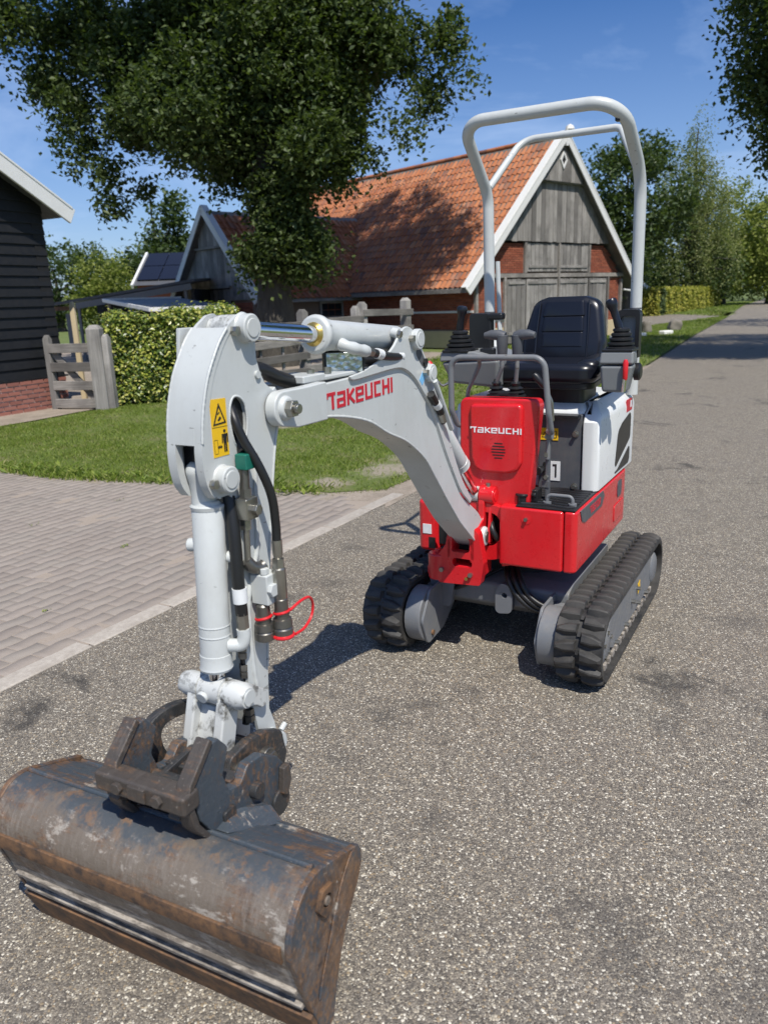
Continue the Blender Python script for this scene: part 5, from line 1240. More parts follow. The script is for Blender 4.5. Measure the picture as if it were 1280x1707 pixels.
# work lamp under the arm cylinder
g = G(); g.box((1.365, yc_ + .01, 1.297), (.04, .115, .066), Matrix.Rotation(.7, 3, 'Z')); lamp = g.build('work_lamp', MAT['black'], EX, bevel=.008)
m = M('lamp_lens', .12, .0); m.color(m.ramp(m.voro(55), [(0, (.75, .8, .8)), (.6, (.35, .4, .4)), (1, (.85, .9, .9))])); m.b.inputs['Metallic'].default_value = .6; m.bump(m.voro(60), .5, .004); MAT['lens'] = m.mat
rz = Matrix.Rotation(.7, 3, 'Z')
g = G(); g.box(V3((1.365, yc_ + .01, 1.297)) + rz @ V3((.021, 0, 0)), (.004, .1, .054), rz); g.build('lens', MAT['lens'], lamp, bevel=.002)
g = G(); g.box((1.34, yc_ + .01, 1.268), (.05, .05, .012)); g.build('lamp_bracket', MAT['black'], lamp)

# --- arm
AR, AL = -.035, -.131
arm_o = [(2.004, 1.15), (2.002, 1.178), (1.996, 1.222), (1.984, 1.269), (1.967, 1.313), (1.945, 1.352), (1.919, 1.388), (1.889, 1.419), (1.856, 1.439), (1.832, 1.443), (1.810, 1.432), (1.801, 1.404), (1.803, 1.342), (1.793, 1.31), (1.777, 1.282), (1.748, 1.262), (1.722, 1.235), (1.73, 1.19), (1.763, 1.10), (1.792, .965), (1.828, .77), (1.85, .594), (1.858, .48), (1.842, .435), (1.835, .395), (1.842, .366), (1.868, .358), (1.892, .378), (1.906, .45), (1.928, .577), (1.918, .794), (1.926, .878), (1.918, .998), (1.92, 1.035), (1.935, 1.052), (1.975, 1.052), (1.992, 1.07), (2.002, 1.11)]
hole = smooth([(1.897, 1.268), (1.868, 1.262), (1.85, 1.235), (1.853, 1.18), (1.876, 1.147), (1.905, 1.16), (1.913, 1.23)], True, 2)
for y0, y1 in ((AR - .009, AR), (AL, AL + .009)):
    g = G(); g.prism(arm_o, y0, y1, holes=[hole]); nm = g.build('arm_side_plate', MAT['white'], None, sharp=30)
    if y1 == AR: arm = nm; arm.name = 'arm'; arm.parent = EX
    else: nm.parent = arm
core = [(1.90, 1.30), (1.80, 1.30), (1.755, 1.25), (1.735, 1.235), (1.742, 1.19), (1.776, 1.10), (1.805, .965), (1.84, .77), (1.86, .594), (1.868, .48), (1.87, .44), (1.895, .45), (1.918, .577), (1.908, .794), (1.914, .878), (1.906, 1.0), (1.905, 1.1)]
g = G(); g.prism(core, AL + .009, AR - .009, holes=[hole]); g.build('arm_box', MAT['white'], arm, sharp=30)
g = G(); g.prism([(1.76, 1.25), (1.735, 1.235), (1.74, 1.18), (1.775, 1.07), (1.80, .965), (1.838, .77), (1.86, .594), (1.852, .594), (1.83, .77), (1.79, .965), (1.762, 1.07), (1.726, 1.18), (1.71, 1.235), (1.73, 1.27)], AL + .004, AR - .006); g.build('arm_spine_plate', MAT['white'], arm, bevel=.003)
fr = [(1.893, 1.412), (1.92, 1.385), (1.945, 1.350), (1.967, 1.313), (1.984, 1.269), (1.996, 1.222), (2.002, 1.178)]
fr2 = fr + [(2.005, 1.15), (2.003, 1.11), (1.994, 1.075), (1.977, 1.052)]
g = G()
for P_, y0, y1 in ((fr2, AL - .002, AL + .022), (fr[:-1] + [(2.0035, 1.172)], AL + .022, AR - .02), (fr2, AR - .02, AR + .0015)):
    inn = [(x - .014, z - .002) for x, z in P_]; outw = [(x + .006, z + .002) for x, z in P_]; g.prism(csm(outw) + csm(inn)[::-1], y0, y1)
g.build('arm_face_plate', MAT['white'], arm, sharp=30)
g = G(); g.prism([(1.93, 1.30), (1.97, 1.26), (1.975, 1.10), (1.93, 1.08)], AL + .01, AR - .012); g.build('arm_inner', MAT['black'], arm, smooth=False)
g = G(); g.prism([(1.93, 1.285), (1.84, 1.285), (1.84, 1.13), (1.93, 1.13)], AL + .012, AR - .012); g.build('slot_shade_fill', MAT['black'], arm, smooth=False)  # plain black block standing for the shade and packed hoses inside the slot
weld([(x + .004, AR + .001, z + .001) for x, z in fr], arm, .0034); weld([(x + .004, AL - .001, z + .001) for x, z in fr], arm, .0034)
weld([(x, AR - .0005, z) for x, z in hole + hole[:1]], arm, .003)
weld([(1.74, AR + .001, 1.19), (1.765, AR + .001, 1.10), (1.793, AR + .001, .965), (1.829, AR + .001, .77), (1.852, AR + .001, .594)], arm, .003)
# weld ridge (doubler edge) down the lower arm
wr = [(1.835, 1.13), (1.85, 1.0), (1.857, .9), (1.885, .84), (1.905, .77), (1.905, .62), (1.895, .53)]
weld([(x, AR + .001, z) for x, z in wr], arm, .0065, 'weld_ridge')
dbl = [(1.99, 1.10), (1.99, 1.2), (1.83, 1.2), (1.835, 1.13), (1.85, 1.0), (1.857, .9), (1.885, .84), (1.905, .77), (1.905, .62), (1.895, .53), (1.908, .5), (1.926, .577), (1.916, .794), (1.924, .878), (1.916, .998), (1.918, 1.04), (1.975, 1.056)]
for (x, z, r, nm) in ((1.838, 1.41, .031, 'rod_pin'), (1.952, 1.092, .03, 'cylinder_pin')):
    g = G(); g.lathe((x, AR - .002, z), (x, AR + .026, z), [(0, r + .004), (.2, r), (.9, r), (1, r - .003)], 28); g.build('pin_boss', MAT['white'], arm)
    g = G(); g.cyl((x, AL - .01, z), (x, AR + .0285, z), r * .68, n=24); g.build(nm, MAT['white'], arm, bevel=.002)
    g = G(); g.cyl((x + r * 1.25, AR, z - .004), (x + r * 1.25, AR + .016, z - .004), .0105, n=6); g.build('bolt', MAT['steel'], arm)
g = G(); g.lathe((1.838, AL + .01, 1.41), (1.838, AR - .01, 1.41), [(0, .024), (.2, .024), (.22, .03), (.8, .03), (.82, .024), (1, .024)], 22); g.build('rod_eye', MAT['oilywhite'], acyl)
g = G(); g.lathe((1.752, AL + .0, 1.222), (1.752, AR - .0, 1.222), [(0, .036), (1, .036)], 24); g.build('pivot_tube', MAT['white'], arm)
g = G(); g.prism([(1.925, 1.415), (1.86, 1.415), (1.90, 1.32), (1.935, 1.335)], AL - .022, AL - .012); g.build('guard_plate', MAT['white'], arm, bevel=.002)
g = G(); g.cyl((1.805, AR, 1.305), (1.805, AR + .006, 1.305), .009, n=12); g.build('bolt', MAT['white'], arm)
# yellow warning sticker with its pictograms
def on_arm(pts, name, mat, d0, d1, holes=()):
    g = G(); g.prism(pts, AR + d0, AR + d1, holes=holes); return g.build(name, MAT[mat], arm, smooth=False)
on_arm([(1.972, 1.268), (1.921, 1.266), (1.923, 1.142), (1.974, 1.142)], 'warning_sticker', 'yellow', -.0002, .001)
on_arm([(1.9725, 1.2075), (1.9225, 1.2062), (1.9225, 1.2055), (1.9725, 1.2068)], 'sticker_print', 'ink', .001, .0016)
on_arm([(1.968, 1.211), (1.926, 1.213), (1.946, 1.258)], 'sticker_print', 'ink', .001, .0018, [[(1.963, 1.2145), (1.931, 1.216), (1.946, 1.249)]])
def st(pts, th):
    g = G(); g.prism(stroke_poly(pts, th), AR + .001, AR + .0017); g.build('sticker_print', MAT['ink'], arm, smooth=False)
st([(1.951, 1.22), (1.944, 1.228)], .0035); st([(1.947, 1.221), (1.941, 1.226)], .0025); st([(1.952, 1.234), (1.944, 1.238)], .002)
px_ = 1.934
g = G(); g.prism(circ(px_, 1.196, .0038, 12), AR + .001, AR + .0017); g.prism([(px_ + .006, 1.19), (px_ - .006, 1.19), (px_ - .005, 1.168), (px_ + .005, 1.168)], AR + .001, AR + .0017); g.build('sticker_print', MAT['ink'], arm, smooth=False)
st([(px_ + .008, 1.19), (px_ + .009, 1.17)], .003); st([(px_ - .008, 1.19), (px_ - .009, 1.17)], .003); st([(px_ + .0028, 1.168), (px_ + .003, 1.15)], .0042); st([(px_ - .0028, 1.168), (px_ - .003, 1.15)], .0042)
st([(1.957, 1.163), (1.947, 1.163)], .0022); st([(1.954, 1.166), (1.958, 1.163), (1.954, 1.16)], .002); st([(1.95, 1.166), (1.946, 1.163), (1.95, 1.16)], .002)
on_arm(rrect(1.958, 1.149, 1.97, 1.18, .002), 'sticker_print', 'ink', .001, .0014, [rrect(1.9588, 1.1498, 1.9692, 1.1792, .002)])
# bucket cylinder down the front of the arm
YC = (AR + AL) / 2
kcyl, A, B, C_ = cylinder('bucket_cylinder', (1.956, 1.04), (1.982, .585), YC, .036, .89, .021)
g = G(); g.tube(curve([(1.957, YC - .006, 1.03), (1.958, YC - .008, 1.075), (1.966, YC - .01, 1.105), (1.974, YC - .01, 1.13)], 4), [.03, .029, .028, .028, .028, .028, .027, .027, .026, .026, .024, .02, .01], 18); g.build('head_eye', MAT['white'], kcyl)
g = G(); g.lathe((1.9565, YC, 1.032), (1.957, YC, 1.02), [(0, .035), (.3, .039), (1, .037)], 28); g.build('end_ring', MAT['white'], kcyl)
for t in (.72, .78):
    q = A + (C_ - A) * t; dd = (C_ - A).normalized(); g = G(); g.lathe(q, q + dd * .006, [(0, .036), (.5, .0372), (1, .036)], 28); g.build('weld_ring', MAT['white'], kcyl)
for q_, r_, h_ in (((1.955, YC - .03, .93), (1.965, YC - .062, .93), .016), ((1.94, YC + .03, .905), (1.93, YC + .056, .905), .014)):
    g = G(); g.cyl(q_, r_, h_, n=14); g.build('port_boss', MAT['white'], kcyl, bevel=.003)
g = G(); g.tube(curve([(1.965, YC + .03, .695), (1.95, YC + .055, .695), (1.945, YC + .062, .712), (1.945, YC + .062, .735)], 5), .016, 14); g.build('port_elbow', MAT['white'], kcyl)
g = G(); g.cyl((1.945, YC + .062, .73), (1.945, YC + .062, .775), .0145, n=6); g.build('hose_fitting', MAT['steel'], kcyl)
hose([(1.945, YC + .062, .77), (1.945, YC + .06, .85), (1.935, YC + .052, .95), (1.925, YC + .04, 1.02), (1.92, YC + .03, 1.06)], .0145, 'hose', kcyl)
g = G(); g.tube([(1.945, YC + .0615, .80), (1.945, YC + .061, .818), (1.9445, YC + .0605, .835)], .0172, 16); g.build('hose_label', MAT['paper'], kcyl)
hose([(1.925, YC + .03, .70), (1.92, YC + .035, .62), (1.915, YC + .035, .54), (1.93, YC + .03, .47)], .009, 'hose', kcyl)
for z in (.68, .63, .51):
    g = G(); g.lathe((1.922, YC + .036, z), (1.922, YC + .036, z - .034), [(0, .0135), (.45, .0135), (.46, .010), (.54, .010), (.55, .0135), (1, .0135)], 6); g.build('line_fitting', MAT['dullsteel'], kcyl)

# --- link, hitch and auxiliary lines at the arm end
LX, LZ = 1.985, .583
g = G(); g.lathe((LX, YC - .1, LZ), (LX, YC + .095, LZ), [(0, .026), (.08, .031), (.3, .031), (.305, .028), (.33, .028), (.335, .034), (.66, .034), (.665, .029), (.7, .029), (.705, .033), (.92, .032), (1, .024)], 28); link_ = g.build('link_pin', MAT['oilywhite'], EX)
g = G(); g.cyl((LX, YC + .094, LZ), (LX, YC + .099, LZ), .019, n=22); g.build('pin_end', MAT['white'], link_)
g = G(); g.cyl((LX + .03, YC - .015, LZ - .005), (LX + .04, YC - .015, LZ - .008), .015, n=16); g.build('grease_boss', MAT['white'], link_, bevel=.002)
HX, HZ = 2.03, .425
for y in (YC - .055, YC + .035):
    g = G(); g.prism(fillet([(LX - .028, LZ), (LX + .028, LZ), (HX + .03, HZ), (HX - .028, HZ)], .01, 3, True), y - .014, y + .014); g.build('link_arm', MAT['oilywhite'], link_, bevel=.005)
g = G(); g.prism(fillet([(LX - .01, LZ - .04), (LX + .012, LZ - .04), (HX + .008, HZ + .005), (HX - .012, HZ + .005)], .004, 2, True), YC - .045, YC + .025); g.build('link_web', MAT['oilywhite'], link_)
for y in (AR + .008, AL - .022):
    g = G(); g.prism(fillet([(LX - .03, LZ + .02), (LX + .02, LZ + .025), (LX + .02, LZ - .03), (1.93, .53), (1.893, .50), (1.885, .55)], .02, 4, True), y, y + .014); g.build('idler_link', MAT['oilywhite'], link_, bevel=.004)
# tip pin
TX, TZ = 1.866, .392
g = G(); g.lathe((TX, AR - .004, TZ), (TX, AR + .034, TZ), [(0, .037), (.25, .032), (.9, .031), (1, .027)], 26); tip_ = g.build('tip_boss', MAT['white'], arm, bevel=.002)
g = G(); g.lathe((TX, AL + .004, TZ), (TX, AL - .03, TZ), [(0, .037), (1, .03)], 26); g.build('tip_boss', MAT['white'], arm, bevel=.002)
g = G(); g.cyl((TX, AR + .032, TZ), (TX, AR + .036, TZ), .02, n=20); g.build('pin_end', MAT['white'], arm)
g = G(); g.cyl((TX - .03, AR + .014, TZ + .018), (TX - .048, AR + .014, TZ + .028), .007, n=8); g.build('grease_nipple', MAT['white'], arm)
# quick hitch body
hit_o = fillet([(1.845, .36), (1.86, .43), (1.92, .46), (1.985, .47), (2.05, .46), (2.07, .42), (2.06, .37), (2.0, .34), (1.93, .30), (1.87, .31)], .02, 4, True)
for y in (YC - .085, YC + .06):
    g = G(); g.prism(hit_o, y, y + .025); q = g.build('quick_hitch', MAT['hitch'], EX, bevel=.005) if y < YC else g.build('hitch_plate', MAT['hitch'], None, bevel=.005)
    if y < YC: qh = q
    else: q.parent = qh
g = G(); g.box((1.96, YC, .37), (.16, .13, .06)); g.build('hitch_block', MAT['hitch'], qh, bevel=.01)
for (x, z) in ((HX, HZ - .012), (1.935, .40)):
    g = G(); g.cyl((x, YC - .1, z), (x, YC + .1, z), .024, n=20); g.cyl((x, YC + .098, z), (x, YC + .112, z), .019, n=6); g.build('hitch_pin', MAT['dullsteel'], qh, bevel=.003)
# auxiliary hydraulic line down the right side of the arm
g = G(); g.box((1.897, AR + .02, 1.122), (.03, .032, .036)); g.build('green_valve', MAT['green'], arm, bevel=.003)
g = G(); g.cyl((1.899, AR + .018, 1.105), (1.902, AR + .018, 1.045), .011, n=14); g.cyl((1.9, AR + .018, 1.06), (1.901, AR + .018, 1.04), .0145, n=6); g.build('steel_fitting', MAT['dullsteel'], arm)
g = G(); g.box((1.903, AR + .02, 1.015), (.042, .034, .05)); vb = g.build('valve_block', MAT['steel'], arm, bevel=.003)
g = G(); g.cyl((1.896, AR + .036, 1.012), (1.896, AR + .05, 1.012), .014, n=6); g.build('block_bolt', MAT['steel'], arm, bevel=.002)
g = G(); g.cyl((1.905, AR + .016, .99), (1.906, AR + .016, .965), .0125, n=6); g.cyl((1.906, AR + .016, .966), (1.908, AR + .014, .885), .0075, n=10); g.build('steel_pipe', MAT['steel'], arm)
g = G(); g.tube(curve([(1.912, AR + .012, .89), (1.9, AR + .02, .872), (1.882, AR + .026, .866), (1.87, AR + .03, .87)], 4), .015, 12); g.build('elbow_fitting', MAT['dullsteel'], arm)
g = G(); g.box((1.872, AR + .03, .815), (.05, .05, .075)); cb_ = g.build('coupler_block', MAT['white'], arm, bevel=.004)
for q_, r_, h_ in (((1.882, AR + .054, .815), (1.882, AR + .066, .815), .017), ((1.885, AR + .04, .853), (1.885, AR + .04, .868), .012)):
    g = G(); g.cyl(q_, r_, h_, n=6); g.build('block_bolt', MAT['white'], arm, bevel=.002)
def coupler(x, y, z0, z1, name):
    g = G(); h_ = z1 - z0
    g.lathe((x, y, z1), (x, y, z0), [(0, .013), (.05, .0165), (.32, .0165), (.33, .0185), (.42, .0185), (.43, .017), (.52, .017), (.54, .0225), (.72, .024), (.74, .0215), (.78, .024), (.97, .024), (1, .021)], 26)
    return g.build(name, MAT['dullsteel'], arm, sharp=30)
c1 = coupler(1.885, AR + .028, .685, .777, 'quick_coupler'); c2 = coupler(1.858, AR + .062, .688, .79, 'quick_coupler')
g = G(); g.lathe((1.858, AR + .062, .865), (1.858, AR + .062, .785), [(0, .012), (.05, .0165), (.95, .0165), (1, .014)], 22); g.cyl((1.857, AR + .062, .885), (1.858, AR + .062, .863), .0145, n=6); g.lathe((1.856, AR + .061, .93), (1.857, AR + .062, .885), [(0, .0125), (.7, .0125), (1, .009)], 16); g.build('hose_ferrule', MAT['steel'], arm)
hose([(1.885, AR - .02, 1.25), (1.902, AR + .006, 1.215), (1.897, AR + .022, 1.17), (1.880, AR + .045, 1.11), (1.862, AR + .06, 1.04), (1.855, AR + .061, .97), (1.8565, AR + .061, .925)], .0105, 'aux_hose', arm)
hose([(1.87, AR - .03, 1.26), (1.88, AR - .012, 1.2), (1.886, AR + .004, 1.15), (1.889, AR + .012, 1.14)], .012, 'aux_hose', arm)
hose([(1.80, YC, 1.30), (1.745, YC + .005, 1.31), (1.68, YC + .01, 1.285), (1.60, YC + .005, 1.262)], .019, 'aux_hose', arm)
g = G()
for (x, y, z, r) in ((1.885, AR + .028, .742, .0185), (1.858, AR + .062, .752, .0185)):
    g.tube([(x + r * math.cos(t), y + r * math.sin(t), z + .004 * math.sin(t)) for t in [2 * math.pi * i / 20 for i in range(21)]], .0035, 8)
x, y, z = 1.858, AR + .062, .692
g.tube([(x + .0235 * math.cos(t), y + .0235 * math.sin(t), z) for t in [2 * math.pi * i / 20 for i in range(21)]], .005, 8)
g.tube(curve([(1.843, AR + .075, .752), (1.81, AR + .085, .766), (1.775, AR + .085, .762), (1.755, AR + .08, .735), (1.762, AR + .078, .705), (1.80, AR + .082, .69), (1.84, AR + .084, .690)], 8), .0036, 8)
g.build('dust_cap_cord', MAT['redplastic'], arm)

# ------------------------------------------------------------------ bucket standing on the road
BK = thing('ditching_bucket', 'wide worn blue grey ditching bucket standing on the asphalt under the arm', 'bucket', (0, 0, 0), 0)
BK.matrix_world = EX.matrix_basis.copy()
BK.location = EX.matrix_basis @ Vector((2.2, -.082, -.004)); BK.rotation_euler = (math.radians(-.4), 0, EX.rotation_euler.z + math.radians(2.4))
ox, oy = 2.2, -.099
back = [(2.055, .315), (2.115, .352), (2.205, .384), (2.232, .388), (2.262, .384), (2.29, .366), (2.312, .34), (2.323, .312), (2.325, .272), (2.313, .232), (2.292, .168), (2.270, .105), (2.244, .035), (2.229, -.006)]
bk = [tuple(p)[:2] for p in curve([(x - ox, z + .012, 0) for x, z in back[2:]], 5)]; bk = [(back[0][0] - ox, back[0][1] + .012), (back[1][0] - ox, back[1][1] + .012)] + bk
HWD = .412
def offs(P, d):
    out = []
    for i in range(len(P)):
        a, b = V3((*P[max(i - 1, 0)], 0)), V3((*P[min(i + 1, len(P) - 1)], 0)); t = (b - a).normalized(); out.append((P[i][0] + t.y * -d, P[i][1] + t.x * d))
    return out
inner = offs(bk, -.012) if offs(bk, -.012)[10][0] < bk[10][0] else offs(bk, .012)
sgn = -1 if inner == offs(bk, -.012) else 1
g = G(); g.prism(bk + inner[::-1], -HWD + .01, HWD - .01)
split = lambda f: f
shell = g.build('shell', MAT['bucketpaint'], BK, bevel=.002, sharp=30)
n_ = len(bk)
# scraped zone on the rounded back: a thin worn skin that is part of the same plate
zone = [p for p in bk if p[0] > .02 and p[1] > .20]
g = G(); ou = offs(zone, -sgn * .0012); g.prism(ou + zone[::-1], -HWD + .012, HWD - .012); g.build('worn_back', MAT['bucketback'], shell, sharp=40)
def strip(z0, z1, th, name, mat, y0, y1, parent=shell):
    seg = [p for p in bk if z0 <= p[1] <= z1 and p[0] > -.05]
    g = G(); o2 = offs(seg, -sgn * th); g.prism(o2 + offs(seg, -sgn * .0006)[::-1], y0, y1); return g.build(name, MAT[mat], parent, bevel=.002)
low = [p for p in bk if p[1] <= .245 and p[0] > -.06]
g = G(); g.prism(offs(low, -sgn * .001) + low[::-1], -HWD + .012, HWD - .012); g.build('muddy_base', MAT['mud'], shell, sharp=40)
strip(.266, .316, .008, 'wear_strip', 'rust', -HWD + .02, HWD - .02)
strip(.208, .226, .011, 'wear_strip', 'mud', -HWD + .02, HWD - .02)
strip(.160, .182, .011, 'wear_strip', 'mud', -HWD + .02, HWD - .015)
strip(.116, .136, .012, 'wear_strip', 'mud', -HWD + .02, HWD - .015)
g = G(); e0, e1 = bk[-9], bk[-1]; d_ = (V3((e1[0], 0, e1[1])) - V3((e0[0], 0, e0[1]))).normalized(); nrm = V3((d_.z, 0, -d_.x)); nrm = nrm if nrm.x > 0 else -nrm
a = V3((e1[0], 0, e1[1])) - d_ * .098; b = V3((e1[0], 0, e1[1])) + d_ * .004
q = [(a + nrm * .004), (a + nrm * .015), (b + nrm * .013), (b - nrm * .004)]
g.prism([(p.x, p.z) for p in q], -HWD, HWD); g.build('cutting_edge', MAT['rust'], BK, bevel=.002)
# side plates
sp_o = [(2.085, .345), (2.062, .337), (2.05, .316), (2.05, .285), (2.065, .255), (2.092, .222), (2.128, .178), (2.16, .115), (2.178, .06), (2.194, .005), (2.21, -.004)]
bko = [(x - ox, z + .012) for x, z in sp_o]
plate = bk[1:] + bko[::-1][1:-1]
for s in (1, -1):
    y0, y1 = sorted((s * (HWD - .012), s * (HWD + .003)))
    g = G(); g.prism(offs(bk, -sgn * .004)[1:] + bko[::-1][1:-1], y0, y1); spt = g.build('side_plate', MAT['sideplate'], BK, bevel=.003, sharp=30)
    g = G(); yy = s * (HWD + .003)
    wl = [(2.098 - ox, .358), (2.135 - ox, .325), (2.165 - ox, .285), (2.2 - ox, .22), (2.238 - ox, .15), (2.25 - ox, .118)]
    g.prism([(p[0], p[1]) for p in csm(wl)] + [(p[0] - .012, p[1] - .005) for p in csm(wl)[::-1]], *sorted((yy, yy + s * .004))); g.build('stiffener', MAT['sideplate'], spt, bevel=.003)
    big = [(2.115 - ox, .335), (2.15 - ox, .30), (2.19 - ox, .235), (2.235 - ox, .145)]
    g = G(); cx_, cz_ = 2.212 - ox, .325
    g.prism(fillet([(cx_ - .03, cz_ + .03), (cx_ + .012, cz_ + .035), (cx_ + .03, cz_), (cx_ + .005, cz_ - .035), (cx_ - .022, cz_ - .02)], .008, 3, True), *sorted((yy, yy + s * .010)), holes=[circ(cx_ - .002, cz_ + .004, .015, 16)]); g.build('lifting_ring', MAT['rust'], spt, bevel=.003)
    g = G(); g.lathe((cx_ - .002, yy, cz_ + .004), (cx_ - .002, yy + s * .012, cz_ + .004), [(0, .011), (1, .009)], 16); g.build('ring_stud', MAT['bucketback'], spt, bevel=.002)
# reinforcing top beam and weld fillet along the crease
g = G(); tp = [(2.06 - ox, .335), (2.085 - ox, .355), (2.2 - ox, .405), (2.196 - ox, .396)]
g.tube([(2.214 - ox, y, .4005) for y in (-HWD + .015, -.2, 0, .2, HWD - .015)], .006, 8); g.build('weld_bead', MAT['bucketpaint'], shell)
g = G(); g.box((2.062 - ox, 0, .328), (.03, HWD * 2 - .03, .022), Matrix.Rotation(-.55, 3, 'Y')); g.build('shell_lip', MAT['bucketpaint'], shell, bevel=.004)
g = G(); g.loft([[(2.05 - ox, -.10, .33), (2.2 - ox, -.16, .396), (2.2 - ox, .18, .396), (2.05 - ox, .22, .33)], [(2.04 - ox, -.08, .36), (2.14 - ox, -.12, .405), (2.14 - ox, .14, .405), (2.04 - ox, .18, .36)]]); g.build('saddle_plate', MAT['bucketpaint'], BK, bevel=.004)
# hitch cheeks
ch = fillet([(2.075, .34), (2.205, .385), (2.24, .44), (2.256, .505), (2.25, .525), (2.185, .592), (2.165, .592), (2.135, .555), (2.16, .50), (2.145, .455), (2.105, .445), (2.075, .475), (2.02, .468), (1.965, .43), (1.935, .39), (1.925, .352), (1.945, .335), (1.95, .30), (1.985, .265), (2.03, .28)], .012, 3, True)
ch = [(x - ox, z + .004) for x, z in ch]
for yy in (-.062, .136):
    g = G(); g.prism(ch, yy - .013, yy + .013); ck = g.build('hitch_cheek', MAT['bucketpaint'], BK, bevel=.004)
    g = G(); g.prism([(2.185 - ox, .6), (2.253 - ox, .532), (2.262 - ox, .505), (2.248 - ox, .445), (2.21 - ox, .388), (2.224 - ox, .386), (2.265 - ox, .442), (2.28 - ox, .508), (2.265 - ox, .546), (2.196 - ox, .612)], yy - .018, yy + .018); g.build('cheek_rib', MAT['couplerbar'], ck, bevel=.004)
    g = G(); g.cyl((2.06 - ox, yy - .03, .405), (2.06 - ox, yy + .03, .405), .02, n=18); g.build('cheek_pin', MAT['hitch'], ck, bevel=.003)
    s_ = 1 if yy > 0 else -1
    g = G(); g.prism(rrect(2.135 - ox, .375, 2.175 - ox, .42, .008), yy + .013, yy + .02); g.build('lug_plate', MAT['hitch'], ck, bevel=.002)
    g = G(); g.cyl((1.97 - ox, yy + .012, .315), (1.97 - ox, yy + .022, .315), .034, n=24); g.build('pivot_ring', MAT['hitch'], ck, bevel=.004)
    g = G(); g.prism(fillet([(1.945, .40), (1.962, .40), (1.972, .335), (1.955, .325)], .006, 3, True) and [(x - ox, z) for x, z in [(1.94, .405), (1.965, .405), (1.975, .34), (1.955, .325), (1.935, .36)]], yy + .013, yy + .03); g.build('hook', MAT['couplerbar'], ck, bevel=.004)
ya, yb = -.085, .157
g = G(); g.beam((2.268 - ox, ya, .51), (2.268 - ox, yb, .51), .05, .045); cbar = g.build('cross_bar', MAT['couplerbar'], BK, bevel=.008)
for k, t in enumerate((.28, .5, .72)):
    y = ya + (yb - ya) * t
    g = G()
    if k == 1: g.box((2.295 - ox, y, .512), (.008, .045, .032))
    else: g.cyl((2.29 - ox, y, .512), (2.303 - ox, y, .512), .014, n=6)
    g.build('bar_bolt' if k != 1 else 'bar_plate', MAT['couplerbar'], cbar, bevel=.002)
for t in (.12, .8):
    y = ya + (yb - ya) * t; g = G(); g.beam((2.27 - ox, y, .475), (2.19 - ox, y, .43), .03, .03); g.build('bar_stop', MAT['couplerbar'], cbar, bevel=.004)
# inner rotator plates seen between the cheeks
for yy in (-.03, .05):
    g = G(); g.prism([(x - ox, z) for x, z in fillet([(2.0, .38), (2.12, .40), (2.18, .43), (2.17, .465), (2.06, .475), (1.99, .44)], .015, 3, True)], yy, yy + .016); g.build('rotator_plate', MAT['hitch'], BK, bevel=.003)
g = G(); g.beam((2.1 - ox, -.055, .44), (2.1 - ox, .13, .44), .04, .035); g.cyl((2.16 - ox, -.05, .45), (2.16 - ox, .125, .45), .016, n=16); g.build('tie_bar', MAT['hitch'], BK, bevel=.004)
g = G(); ao = [(2.10, .40), (2.135, .47), (2.125, .53), (2.085, .55), (2.01, .545), (1.95, .52), (1.94, .49), (1.98, .50), (2.05, .515), (2.08, .50), (2.075, .46), (2.05, .41)]
g.prism([(x - ox, z) for x, z in smooth(ao, True, 1)], -.12, -.095); g.build('hook_arch', MAT['hitch'], BK, bevel=.006)

# ------------------------------------------------------------------ trees, hedges, stones
def leaves(P, size, flat=.35, asp=.62, droop=0.0, N=None):
    """one bent rhombus per point; P (n,3)"""
    n = len(P); nrm = RNG.normal(0, 1, (n, 3)); nrm[:, 2] = np.abs(nrm[:, 2]) + flat
    if N is not None: nrm = nrm * .55 + N
    nrm /= np.linalg.norm(nrm, axis=1, keepdims=True)
    a = RNG.normal(0, 1, (n, 3)); a[:, 2] -= droop; a -= nrm * (a * nrm).sum(1, keepdims=True); a /= np.linalg.norm(a, axis=1, keepdims=True)
    b = np.cross(nrm, a); s = (size * RNG.uniform(.65, 1.35, n))[:, None]
    V = np.empty((n, 4, 3)); V[:, 0] = P - a * s * .5; V[:, 1] = P + b * s * asp * .5 + nrm * s * .08; V[:, 2] = P + a * s * .5 - nrm * s * .06; V[:, 3] = P - b * s * asp * .5 + nrm * s * .08
    return V.reshape(-1, 3), np.arange(n * 4).reshape(n, 4)
MAT['leaf_oak'] = leafmat('oak_leaf', [(0, (.034, .052, .016)), (.4, (.05, .075, .022)), (.75, (.075, .105, .032)), (1, (.11, .14, .045))], .22)
MAT['leaf_dark'] = leafmat('dark_leaf', [(0, (.035, .058, .018)), (.6, (.055, .085, .027)), (1, (.08, .115, .038))], .2)
MAT['leaf_olive'] = leafmat('birch_leaf', [(0, (.15, .17, .06)), (.6, (.21, .23, .085)), (1, (.28, .29, .12))], .35)
MAT['leaf_light'] = leafmat('light_leaf', [(0, (.15, .18, .035)), (.6, (.21, .24, .05)), (1, (.28, .3, .075))], .35)
MAT['leaf_hedge'] = leafmat('variegated_hedge_leaf', [(0, (.035, .065, .012)), (.25, (.08, .13, .02)), (.48, (.17, .22, .03)), (.68, (.26, .3, .04)), (.84, (.4, .4, .075)), (1, (.54, .52, .16))], .18, .35, .5)
MAT['leaf_yhedge'] = leafmat('yellow_hedge_leaf', [(0, (.16, .18, .03)), (.5, (.3, .3, .045)), (1, (.46, .4, .07))], .25)
